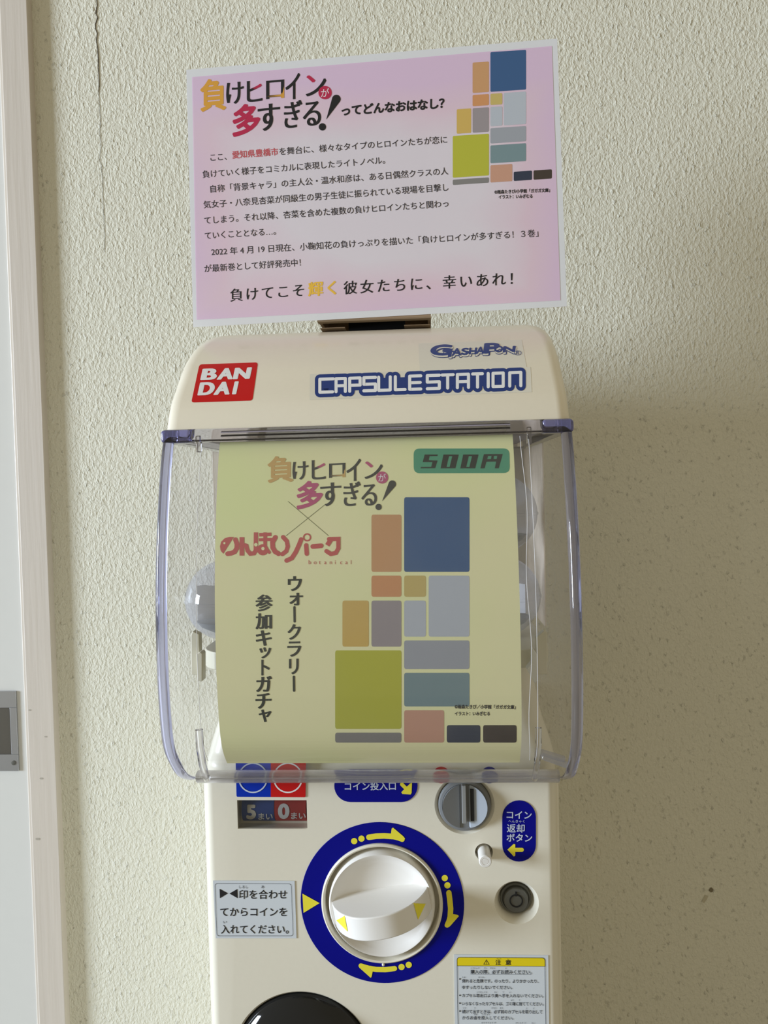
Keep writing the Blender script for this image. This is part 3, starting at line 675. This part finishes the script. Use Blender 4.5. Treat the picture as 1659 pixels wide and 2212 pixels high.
# dark underside tray seen through the rim
bm = bmesh.new(); box(bm, XC-0.145, XC+0.145, -0.030, 0.20, 1.3425, 1.3480); obj('hood_underside', bm, mat('grey_mauve_plastic', (0.22, 0.20, 0.23), 0.4), mach, bevel=0.001)
bm = bmesh.new()
for zz in (1.3415, 1.3445): box(bm, XC-0.112, XC+0.112, case_y(1.343)-0.0012, case_y(1.343)+0.003, zz, zz+0.0009)
obj('rim_groove', bm, mat('mauve_groove', (0.30, 0.27, 0.32), 0.4), shell)
# pegs
for pts_, r in (([(430, 1576, -.066), (432, 1615, -.066), (437, 1650, -.055), (447, 1682, -.03)], 0.0030), ([(1163, 1572, -.066), (1163, 1610, -.066), (1160, 1650, -.055), (1155, 1682, -.03)], 0.0024)):
    bm = bmesh.new(); tube(bm, [onY(*p) for p in pts_], r, 12); obj('case_peg', bm, PEGM, shell, smooth=True)
for x0, x1, ya, yb_ in ((424, 435, 944, 977), (1137, 1148, 925, 960)):
    a, c = onY(x0, ya, -0.05), onY(x1, yb_, -0.05); bm = bmesh.new(); box(bm, a.x, c.x, -0.052, -0.047, c.z, a.z); obj('case_peg', bm, PEGM, shell, bevel=0.001)
# inner mechanism
bm = bmesh.new(); rg = []
for z, hw in smooth_tab([(1.0505, 0.1535), (1.067, 0.1525), (1.085, 0.1475), (1.10, 0.1430), (1.137, 0.1370), (1.150, 0.1360)], 20): rg.append(rr_plan(hw, 0.004 if z < 1.066 else 0.010+(z-1.066)*0.15, 0.235, 0.02, z, 6))
loft(bm, rg); tag(obj('hopper', bm, CREAM, mach, smooth=True, angle=60), 'cream funnel inside the clear case')
bm = bmesh.new(); loft(bm, [rr_plan(0.146, -0.025, 0.225, 0.03, z, 8) for z in (1.1505, 1.1655)]); obj('dispensing_plate', bm, mat('ivory_mechanism', (0.72, 0.69, 0.56), 0.4), mach, smooth=True, angle=40, bevel=0.001)
def plate(name, pts, y0, y1, m):
    bm = bmesh.new(); loft(bm, [[(lambda p: (p.x, yy, p.z))(onY(px, py, y0)) for px, py in pts] for yy in (y0, y1)]); obj(name, bm, m, mach, bevel=0.0007)
IV = mat('ivory_mechanism', (0.72, 0.69, 0.56), 0.4)
plate('guide_tab', [(412, 1372), (416, 1363), (430, 1370), (432, 1458), (413, 1458)], -0.034, -0.026, IV)
plate('guide_tab', [(424, 1413), (432, 1408), (437, 1412), (437, 1472), (426, 1472)], -0.044, -0.034, IV)
plate('guide_tab', [(1158, 1378), (1176, 1362), (1182, 1366), (1182, 1457), (1160, 1457)], -0.034, -0.026, IV)
plate('guide_tab', [(1149, 1398), (1160, 1413), (1162, 1470), (1155, 1476), (1138, 1446), (1149, 1432)], -0.044, -0.034, WHITE)
# clear back column edge
bm = bmesh.new(); box(bm, XC-0.150, XC+0.150, 0.238, 0.246, 1.052, 1.3478); obj('case_back', bm, clear('hazy_back_plastic', (0.9, 0.9, 0.9), 0.03, 0.45, (0.70, 0.66, 0.60)), mach)
for s_ in (-1, 1):
    bm = bmesh.new(); box(bm, min(XC+s_*0.138, XC+s_*0.1565), max(XC+s_*0.138, XC+s_*0.1565), 0.205, 0.237, 1.166, 1.3400)
    obj('back_column', bm, mat('beige_back_column', (0.55, 0.51, 0.43), 0.45), mach, bevel=0.003)
for s_ in (-1, 1):
    bm = bmesh.new(); box(bm, min(XC+s_*0.1535, XC+s_*0.1555), max(XC+s_*0.1535, XC+s_*0.1555), 0.073, 0.204, 1.1662, 1.3370)
    o = obj('side_plate', bm, clear('milky_side_plastic', (0.85, 0.83, 0.80), 0.03, 0.62, (0.88, 0.80, 0.70)), mach, bevel=0.0008)
# small clear clips lying at lower right
for px, py, a in ((1192, 1632, 0.3), (1198, 1643, 0.35)):
    c_ = onY(px, py, 0.002-0.018); bm = bmesh.new(); box(bm, -0.011, 0.011, -0.003, 0.003, -0.0022, 0.0022)
    bmesh.ops.transform(bm, matrix=Matrix.Translation(c_) @ Matrix.Rotation(a, 4, 'Y'), verts=bm.verts); obj('clear_clip', bm, clear('milky_clip', (0.9, 0.9, 0.92), 0.05, 0.35), mach, bevel=0.001)
# ================================================================== pocket film and display card
IX0, IX1 = -0.1637, 0.0647
def curved_sheet(x0, x1, za, zb, off, nz=90, nx=2):
    bm = bmesh.new(); rows = []
    for i in range(nz+1):
        z = za+(zb-za)*i/nz; rows.append([(x0+(x1-x0)*j/nx, case_y(z)+off(z), z) for j in range(nx+1)])
    loft(bm, rows, False, False, closed=False); return bm
cardm = mat('yellow_green_card', (0.83, 0.82, 0.47), 0.5, 0.3)
tcn = nd(cardm, 'ShaderNodeTexCoord'); nz_ = nd(cardm, 'ShaderNodeTexNoise'); nz_.inputs['Scale'].default_value = 9; lk(cardm, tcn.outputs['Object'], nz_.inputs['Vector'])
mr = nd(cardm, 'ShaderNodeMapRange'); mr.inputs[1].default_value = 0.4; mr.inputs[2].default_value = 0.75; lk(cardm, nz_.outputs['Fac'], mr.inputs[0])
mxn = nd(cardm, 'ShaderNodeMix', data_type='RGBA'); mxn.inputs[6].default_value = (0.84, 0.81, 0.48, 1); mxn.inputs[7].default_value = (0.80, 0.85, 0.42, 1)
lk(cardm, mr.outputs[0], mxn.inputs[0]); lk(cardm, mxn.outputs[2], cardm.node_tree.nodes['Principled BSDF'].inputs['Base Color'])
ioff = lambda z: 0.0065 + 0.0015*max(0, (1.09-z)/0.01)*0.3
card = obj('display_card', curved_sheet(IX0, IX1, 1.0850, 1.3375, ioff), cardm)
s_ = card.modifiers.new('t', 'SOLIDIFY'); s_.thickness = 0.0004; s_.offset = 0
tag(card, 'curved yellow-green paper card behind the clear case front', 'display card')
pocket = obj('card_pocket', curved_sheet(-0.1775, 0.0765, 1.0880, 1.3370, lambda z: 0.0048), POCKM, shell, smooth=True); tag(pocket, 'clear film sleeve in front of the yellow-green card')
for x in (-0.1775, 0.0765, 0.0712):
    bm = bmesh.new(); tube(bm, [(x+0.0012*math.sin(z*60)*(x == 0.0712), case_y(z)+0.0048, z) for z in [1.0885+0.2475*i/30 for i in range(31)]], 0.00022, 6); obj('film_edge', bm, mat('white_film_edge', (0.85, 0.85, 0.86), 0.2), shell)
CSF = Surf(card, 9)
Zc = lambda x, y: (460+x/3.95, 940+y/3.95)
def title(p, G, Rr, K, bx, circ, ex, tl, gap):
    p.char('負', bx['負'], G, 0.028, tilt=tl, spread=0.0); p.char('多', bx['多'], Rr, 0.032, tilt=tl)
    for ch in 'けヒロイン' 'すぎる':
        kw = {}
        if ch == 'ヒ': kw = dict(sel=lambda u, v: u > 0.45 and v > 0.52, m2=Rr)
        if ch == 'ロ': kw = dict(sel=lambda u, v: u > 0.55 and v < 0.5, m2=G)
        if ch == 'ン': kw = dict(sel=lambda u, v: u < 0.5 and v > 0.6, m2=Rr)
        p.char(ch, bx[ch], K, 0, tilt=tl, spread=0.035, **kw)
    p.disc(circ[0], circ[1], circ[2], Rr, 1); r = circ[2]*0.62; p.char('が', (circ[0]-r, circ[1]-r, circ[0]+r, circ[1]+r), WHITE, 0.0, 2, tilt=tl)
    (ax, ay), (tx, ty), rr, dx, dy, dr = ex
    d = (Vector((tx, ty))-Vector((ax, ay))).normalized(); nn = Vector((-d.y, d.x)); pts_ = [tuple(Vector((tx, ty)))]
    base = math.atan2(-d.y, -d.x)
    for k in range(13): a = base-math.pi/2-0.15+(math.pi+0.3)*k/12; pts_.append((ax+rr*math.cos(a), ay+rr*math.sin(a)))
    p.poly(pts_, K); p.disc(dx, dy, dr, K)
p = Print(Zc)
title(p, mat('pale_gold_ink', (0.62, 0.40, 0.14), .5), mat('dusty_rose_ink', (0.50, 0.10, 0.20), .5), mat('charcoal_ink', (0.05, 0.052, 0.045), .5),
      {'負': (465, 178, 688, 405), 'け': (678, 225, 815, 380), 'ヒ': (842, 212, 963, 378), 'ロ': (990, 240, 1130, 362), 'イ': (1138, 205, 1265, 392), 'ン': (1292, 222, 1450, 370), '多': (712, 390, 940, 630), 'す': (915, 405, 1095, 605), 'ぎ': (1112, 398, 1262, 605), 'る': (1265, 420, 1400, 602)},
      (1443, 362, 52), ((1530, 418), (1443, 565), 32, 1413, 613, 27), -0.05, 0)
p.build('title_lettering', CSF, card)
p = Print(Zc); GK = mat('grey_green_ink', (0.13, 0.15, 0.07), .6)
p.stroke([(640, 565), (985, 858)], 3.5, GK, caps=False); p.stroke([(965, 585), (622, 860)], 3.5, GK, caps=False); p.build('cross_mark', CSF, card)
p = Print(Zc); Q = CORAL
p.poly([(178, 868), (140, 868), (100, 880), (70, 910), (60, 950), (66, 985), (88, 1012)], Q); p.disc(98, 922, 9, cardm, 2)
p.stroke([(192, 892), (205, 930), (203, 965), (185, 995), (155, 1008), (125, 1012)], 40, Q)
p.stroke([(247, 870), (247, 1028)], 40, Q, caps=False); p.stroke([(258, 935), (285, 945), (295, 985), (318, 1012), (350, 1008), (365, 985), (367, 830)], 36, Q, caps=False); p.disc(367, 935, 15, cardm, 2)
p.stroke([(395, 850), (498, 846)], 30, Q, caps=False); p.stroke([(392, 893), (505, 890)], 26, Q, caps=False); p.stroke([(445, 830), (445, 985)], 30, Q, caps=False)
p.disc(425, 978, 48, Q); p.disc(427, 968, 14, cardm, 2); p.stroke([(450, 960), (480, 1000)], 26, Q)
p.stroke([(532, 872), (508, 915), (510, 960), (530, 995), (560, 1012)], 40, Q); p.stroke([(598, 870), (630, 905), (638, 950), (625, 990), (592, 1015)], 36, Q)
p.stroke([(752, 890), (735, 935), (705, 1000), (672, 1050), (628, 1070)], 38, Q); p.stroke([(795, 940), (800, 1012)], 37, Q)
n_ = 24; p.ring([(803+35*math.cos(6.2832*k/n_), 872+35*math.sin(6.2832*k/n_)) for k in range(n_)], [(803+23*math.cos(6.2832*k/n_), 872+23*math.sin(6.2832*k/n_)) for k in range(n_)], Q)
p.stroke([(852, 950), (922, 944)], 40, Q); p.stroke([(1010, 885), (975, 940)], 40, Q, caps=False); p.stroke([(990, 887), (1070, 885), (1070, 965), (1048, 1005), (1005, 1014), (968, 990)], 36, Q)
p.chars('botanical', (838, 1082), (1198, 1082), 50, Q, 0.0); p.build('park_logo', CSF, card)
p = Print(Zc := (lambda x, y: (460+x/3.95, 1240+y/3.95)))
for ch, bx_, rt in (('ウ', (638, 18, 760, 145), 0), ('ォ', (652, 160, 768, 268), 0), ('ー', (678, 275, 712, 412), 1), ('ク', (635, 428, 752, 560), 0), ('ラ', (634, 575, 755, 705), 0), ('リ', (648, 722, 732, 855), 0), ('ー', (676, 868, 704, 1002), 1),
                    ('参', (362, 175, 510, 318), 0), ('加', (362, 335, 505, 470), 0), ('キ', (365, 480, 502, 612), 0), ('ッ', (395, 625, 498, 720), 0), ('ト', (412, 730, 485, 865), 0), ('ガ', (368, 870, 505, 1005), 0), ('チ', (362, 1015, 500, 1148), 0), ('ャ', (390, 1155, 500, 1262), 0)):
    if rt: p.stroke([((bx_[0]+bx_[2])/2, bx_[1]+8), ((bx_[0]+bx_[2])/2+2, bx_[3]-8)], 20, DINK)
    else: p.char(ch, bx_, DINK, 0.012, spread=0.035, tilt=-0.02)
p.build('vertical_lettering', CSF, card)
Z7 = lambda x, y: (840+x/5.53, 940+y/5.53)
p = Print(Z7); p.rrect([(295, 160), (1440, 158), (1445, 452), (297, 456)], 75, GREENB, 0)
DK = mat('badge_black_ink', (0.025, 0.03, 0.022), .6)
p.poly([(428, 232), (586, 232), (580, 250), (486, 252), (476, 300), (582, 304), (553, 396), (378, 397), (382, 380), (506, 379), (520, 322), (404, 322)], DK)
for dx in (0, 236):
    p.poly([(652+dx, 232), (722+dx, 232), (684+dx, 397), (617+dx, 398)], DK); p.poly([(762+dx, 232), (835+dx, 232), (795+dx, 397), (722+dx, 397)], DK)
    p.poly([(715+dx, 232), (770+dx, 232), (766+dx, 252), (712+dx, 252)], DK); p.poly([(690+dx, 380), (735+dx, 380), (730+dx, 397), (680+dx, 397)], DK)
p.poly([(1135, 228), (1190, 227), (1143, 397), (1092, 398)], DK); p.poly([(1300, 226), (1360, 226), (1312, 397), (1265, 397)], DK)
p.poly([(1185, 227), (1310, 226), (1305, 248), (1180, 249)], DK); p.poly([(1170, 288), (1300, 286), (1292, 316), (1162, 318)], DK); p.poly([(1228, 240), (1255, 240), (1248, 300), (1216, 300)], DK)
p.build('price_badge', CSF, card)['label'] = 'green price badge with black 500 yen figures'
Z8 = lambda x, y: (800+x/4.879, 1200+y/4.879)
p = Print(Z8)
p.text('©雨森たきび／小学館「ガガガ文庫」', (890, 1612), (1530, 1618), BLACK, em=46, bold=0.03); p.text('イラスト：いみぎむる', (890, 1685), (1258, 1685), BLACK, em=46, bold=0.03)
p.build('caption_lettering', CSF, card)
def tiles(surf, parent, T, dim):
    """plain block of flat colour tiles standing where the card carries its printed picture"""
    p = Print(T); d = lambda c: tuple(v*dim for v in c)
    for i, (x0, y0, x1, y1, c) in enumerate(((.38, .00, .74, .30, (.045, .115, .26)), (.20, .07, .365, .30, (.62, .34, .16)), (.20, .315, .365, .40, (.66, .31, .13)), (.38, .315, .50, .40, (.60, .47, .16)), (.515, .315, .74, .56, (.50, .54, .60)), (.38, .415, .50, .56, (.50, .54, .60)),
        (.04, .415, .185, .60, (.66, .45, .12)), (.20, .415, .365, .60, (.34, .30, .31)), (.38, .575, .74, .69, (.36, .38, .42)), (.00, .615, .365, .93, (.50, .50, .05)), (.38, .705, .74, .84, (.20, .29, .31)), (.38, .855, .60, .985, (.60, .33, .23)), (.615, .915, .80, .985, (.035, .045, .075)), (.815, .915, 1.0, .985, (.06, .045, .035)), (.00, .945, .365, .985, (.24, .23, .22)))):
        p.rrect([(x0, y0), (x1, y0), (x1, y1), (x0, y1)], 0.012, mat('print_tile_%s_%d' % (parent.name, i), d(c), 0.5), 0)
    p.build('colour_tiles', surf, parent)['label'] = 'plain block of flat colour tiles'
tiles(CSF, card, lambda u, v: (724+u*392, 1074+v*538), 0.95)
# ================================================================== capsules
def capsule(px, py, y, label, rot, first=None):
    r = 0.0355; z = py
    c_ = Vector((onY(px, 1250, y).x, y, z)); t = thing('toy_capsule', label, 'capsule', c_-Vector((0, 0, r)), 'clear capsules in the machine')
    bm = bmesh.new(); lathe_z(bm, c_, [(max(0.0004, r*math.cos(a)), r*math.sin(a)) for a in [R(2+88*k/14) for k in range(15)]], 40, False); o = obj('upper_half', bm, CAPM, t, smooth=True, angle=80)
    bm = bmesh.new(); lathe_z(bm, c_, [(max(0.0004, r*math.cos(a)), r*math.sin(a)) for a in [R(-90+88*k/14) for k in range(15)]], 40, False); o2 = obj('lower_half', bm, CAPM, t, smooth=True, angle=80)
    bm = bmesh.new(); lathe_z(bm, c_, [(r*1.0, -0.0014), (r*1.018, -0.0010), (r*1.018, 0.0010), (r*1.0, 0.0014)], 40, False); o3 = obj('seam_ring', bm, CAPM, t, smooth=True)
    bm = bmesh.new()
    for k in range(5):
        a = rot+k*0.10; e = Vector((math.cos(a), math.sin(a), 0)); q = [c_+e*s_*0.023+Vector((0, 0, zz))+Vector((0, 0.003*k-0.006, 0)) for s_, zz in ((-1, -.016+.002*k), (1, -.013), (1, .012-.002*k), (-1, .015))]
        vs_ = [bm.verts.new(v_) for v_ in q]+[bm.verts.new(v_+Vector((0, .0006, 0))) for v_ in q]
        for f_ in ((0, 1, 2, 3), (4, 5, 6, 7), (0, 1, 5, 4), (1, 2, 6, 5), (2, 3, 7, 6), (3, 0, 4, 7)): bm.faces.new([vs_[i] for i in f_])
    o4 = obj('folded_leaflet', bm, mat('white_leaflet', (0.88, 0.88, 0.90), 0.6), t)
    bm = bmesh.new(); lathe_z(bm, c_, [(0.0004, -0.030), (0.012, -0.028), (0.022, -0.023), (0.026, -0.018), (0.0004, -0.018)], 32, False); o5 = obj('gift_bag', bm, mat('grey_green_bag', (0.17, 0.19, 0.19), 0.4), t, smooth=True, angle=40)
    return t
ZP = 1.1658+0.0355
capsule(486, ZP, 0.034, 'clear toy capsule at the left, beside the left edge of the yellow-green card', 0.4)
capsule(1079, ZP, 0.034, 'lower of the two clear toy capsules stacked at the right of the card', -0.5)
capsule(1075, ZP+0.0722, 0.034, 'upper of the two clear toy capsules stacked at the right of the card', 1.1)
# ================================================================== notice sheet and its cardboard holder
SY = 0.10
q = [(402.5, 151), (1203.5, 83.5), (1224.5, 662), (417.5, 707)]
paper = bpy.data.materials.new('pink_notice_print'); paper.use_nodes = True; MATS['pink'] = paper
b = paper.node_tree.nodes['Principled BSDF']; b.inputs['Roughness'].default_value = 0.5
tcn = nd(paper, 'ShaderNodeTexCoord'); sp = nd(paper, 'ShaderNodeSeparateXYZ'); lk(paper, tcn.outputs['Generated'], sp.inputs[0])
nzz = nd(paper, 'ShaderNodeTexNoise'); nzz.inputs['Scale'].default_value = 3.2; nzz.inputs['Detail'].default_value = 2; lk(paper, tcn.outputs['Generated'], nzz.inputs['Vector'])
def mth(op, a, b_=None, v=None):
    n_ = nd(paper, 'ShaderNodeMath', operation=op); lk(paper, a, n_.inputs[0])
    if b_ is not None: lk(paper, b_, n_.inputs[1])
    elif v is not None: n_.inputs[1].default_value = v
    return n_.outputs[0]
dx = mth('ABSOLUTE', mth('SUBTRACT', sp.outputs[0], v=0.48)); dz = mth('ABSOLUTE', mth('SUBTRACT', sp.outputs[2], v=0.43))
dx = mth('MULTIPLY', dx, v=1.9); dz = mth('MULTIPLY', dz, v=2.15)
rd = mth('MAXIMUM', mth('POWER', dx, v=3.0), mth('POWER', dz, v=2.2)); rd = mth('ADD', rd, mth('MULTIPLY', mth('SUBTRACT', nzz.outputs['Fac'], v=0.5), v=0.7))
cr_ = nd(paper, 'ShaderNodeValToRGB'); lk(paper, rd, cr_.inputs[0]); e = cr_.color_ramp.elements
e[0].position = 0.12; e[0].color = (0.90, 0.83, 0.89, 1); e[1].position = 0.95; e[1].color = (0.87, 0.66, 0.85, 1)
x_ = e.new(0.5); x_.color = (0.90, 0.70, 0.80, 1)
lk(paper, cr_.outputs[0], b.inputs['Base Color'])
trl = nd(paper, 'ShaderNodeBsdfTranslucent'); lk(paper, cr_.outputs[0], trl.inputs[0]); mxs = nd(paper, 'ShaderNodeMixShader'); mxs.inputs[0].default_value = 0.22
lk(paper, b.outputs[0], mxs.inputs[1]); lk(paper, trl.outputs[0], mxs.inputs[2]); lk(paper, mxs.outputs[0], paper.node_tree.nodes['Material Output'].inputs[0])
pw_ = mat('glossy_white_paper', (0.90, 0.91, 0.94), 0.4)
trl = nd(pw_, 'ShaderNodeBsdfTranslucent'); trl.inputs[0].default_value = (0.8, 0.8, 0.82, 1); mxs = nd(pw_, 'ShaderNodeMixShader'); mxs.inputs[0].default_value = 0.22
lk(pw_, pw_.node_tree.nodes['Principled BSDF'].outputs[0], mxs.inputs[1]); lk(pw_, trl.outputs[0], mxs.inputs[2]); lk(pw_, mxs.outputs[0], pw_.node_tree.nodes['Material Output'].inputs[0])
SP = Plane(SY)
pr = Print(); pr.poly(q, pw_, 0); notice = pr.build('notice_sheet', SP, None, 0)
s_ = notice.modifiers.new('t', 'SOLIDIFY'); s_.thickness = 0.0004; s_.offset = 0
tag(notice, 'pink and white printed notice standing tilted above the cream hood', 'notice')
pr = Print(); pr.poly([(415, 167), (1192, 100), (1210.5, 649), (425, 691)], paper, 0); pr.build('pink_print', SP, notice, 0.0004)
S2 = Plane(SY-0.0004)
N1 = lambda x, y: (400+x/3.95, 80+y/3.95)
p = Print(N1)
title(p, GOLD, CRIM, BLACK, {'負': (128, 356, 352, 632), 'け': (350, 385, 500, 570), 'ヒ': (525, 372, 660, 552), 'ロ': (690, 368, 845, 525), 'イ': (855, 312, 982, 532), 'ン': (1028, 322, 1205, 500), '多': (402, 570, 642, 845), 'す': (618, 570, 810, 798), 'ぎ': (842, 542, 1000, 775), 'る': (1003, 552, 1160, 758)},
      (1194, 475, 57), ((1290, 530), (1203, 705), 37, 1171, 767, 31), -0.085, 0)
p.build('title_lettering', S2, notice)
N2 = lambda x, y: (800+x/3.77, 80+y/3.77)
p = Print(); pts_ = 'ってどんなおはなし？'
a_ = (735, 249); b_ = (972, 231)
for i, ch in enumerate(pts_):
    u = (i+0.5)/len(pts_); cx_ = a_[0]+(b_[0]-a_[0])*u; cy_ = a_[1]-9+(b_[1]-a_[1])*u
    v_, f_ = glyph(ch)
    for ex, ey in copies(0.04): p._put(v_, f_, lambda x, y: (cx_+(x+ex-0.5)*24.5, cy_-(y+ey-0.36)*24.5-0.085*(x-0.5)*24), BLACK, 1)
p.build('heading_lettering', S2, notice)
p = Print()
for st_, a_, b_, m in (('ここ、', (455, 348), (490, 345.5), INK), ('愛知県豊橋市', (502.5, 342.5), (601, 335), LRED), ('を舞台に、様々なタイプのヒロインたちが恋に', (604, 335), (966, 309), INK), ('負けていく様子をコミカルに表現したライトノベル。', (438, 384.5), (832, 353.5), INK),
    ('自称「背景キャラ」の主人公・温水和彦は、ある日偶然クラスの人', (455, 416), (968.5, 377), INK), ('気女子・八奈見杏菜が同級生の男子生徒に振られている現場を目撃し', (440, 450), (969, 412), INK),
    ('てしまう。それ以降、杏菜を含めた複数の負けヒロインたちと関わっ', (442, 484), (969, 447), INK), ('ていくこととなる…。', (443, 517), (596, 507), INK),
    ('2022 年 4 月 19 日現在、小鞠知花の負けっぷりを描いた「負けヒロインが多すぎる！３巻」', (457, 552), (1163, 511), INK), ('が最新巻として好評発売中！', (442, 588), (650, 574.5), INK)):
    p.text(st_, a_, b_, m, em=17.5, bold=0.006 if m is INK else 0.018)
p.build('body_lettering', S2, notice)
p = Print()
p.chars('負けてこそ', (511, 637), (645, 627), 30, BLACK, 0.0, spread=0.014, tilt=-0.07)
p.chars('輝く', (682, 624), (718, 621.5), 33, GOLD2, 0.012, spread=0.02, tilt=-0.07)
p.chars('彼女たちに、幸いあれ！', (757, 621), (1113, 601), 31, BLACK, 0.0, spread=0.014, tilt=-0.07)
p.build('slogan_lettering', S2, notice)
p = Print(N2); p.text('©雨森たきび/小学館「ガガガ文庫」', (1012, 1278), (1462, 1262), BLACK, em=34, bold=0.03); p.text('イラスト：いみぎむる', (1045, 1318), (1320, 1310), BLACK, em=34, bold=0.03); p.build('caption_lettering', S2, notice)
tiles(S2, notice, lambda u, v: (978+u*214, 118+v*286-u*14), 1.0)
# cardboard holder behind the sheet, standing on the hood with a notch in its foot
hold = thing('cardboard_stand', 'brown cardboard box standing on the hood behind the notice', 'cardboard box', (onY(800, 700, 0.12).x, 0.125, 1.4545))
c0, c1 = onY(675, 280, SY+0.002), onY(931, 690, SY+0.002); n0, n1_ = onY(742, 690, SY+0.002).x, onY(872, 690, SY+0.002).x
ZB = 1.4567; ZT = ZB+0.0052
bm = bmesh.new(); box(bm, c0.x, c1.x, SY+0.0006, SY+0.0040, ZT, c0.z); obj('front_board', bm, CARD, hold)
bm = bmesh.new(); box(bm, c0.x, c1.x, 0.170, 0.173, ZB, c0.z); obj('rear_board', bm, CARD, hold)
for xa in (c0.x, c1.x-0.003):
    bm = bmesh.new(); box(bm, xa, xa+0.003, SY+0.0042, 0.1698, ZT, c0.z); obj('side_board', bm, CARD, hold)
bm = bmesh.new(); box(bm, c0.x+0.001, n0, SY+0.012, 0.169, ZB-0.0001, ZB+0.0005); obj('bottom_flap', bm, CARD, hold)
bm = bmesh.new(); box(bm, n1_, c1.x-0.001, SY+0.012, 0.169, ZB-0.0001, ZB+0.0005); obj('bottom_flap', bm, CARD, hold)
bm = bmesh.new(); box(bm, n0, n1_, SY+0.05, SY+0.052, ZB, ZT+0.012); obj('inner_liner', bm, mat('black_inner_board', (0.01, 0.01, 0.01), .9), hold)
bm = bmesh.new(); box(bm, c0.x, c1.x, SY+0.0008, SY+0.010, ZT-0.0012, ZT); obj('board_edge', bm, mat('tan_board_edge', (0.25, 0.18, 0.11), .9), hold)
# pedestal carrying the machine (below the photograph's frame)
bm = bmesh.new(); box(bm, XC-0.165, XC+0.165, 0.0, 0.325, 0.0, 0.70); tag(obj('machine_stand', bm, CREAM, None, bevel=0.006), 'plain cream stand under the capsule machine', 'stand')
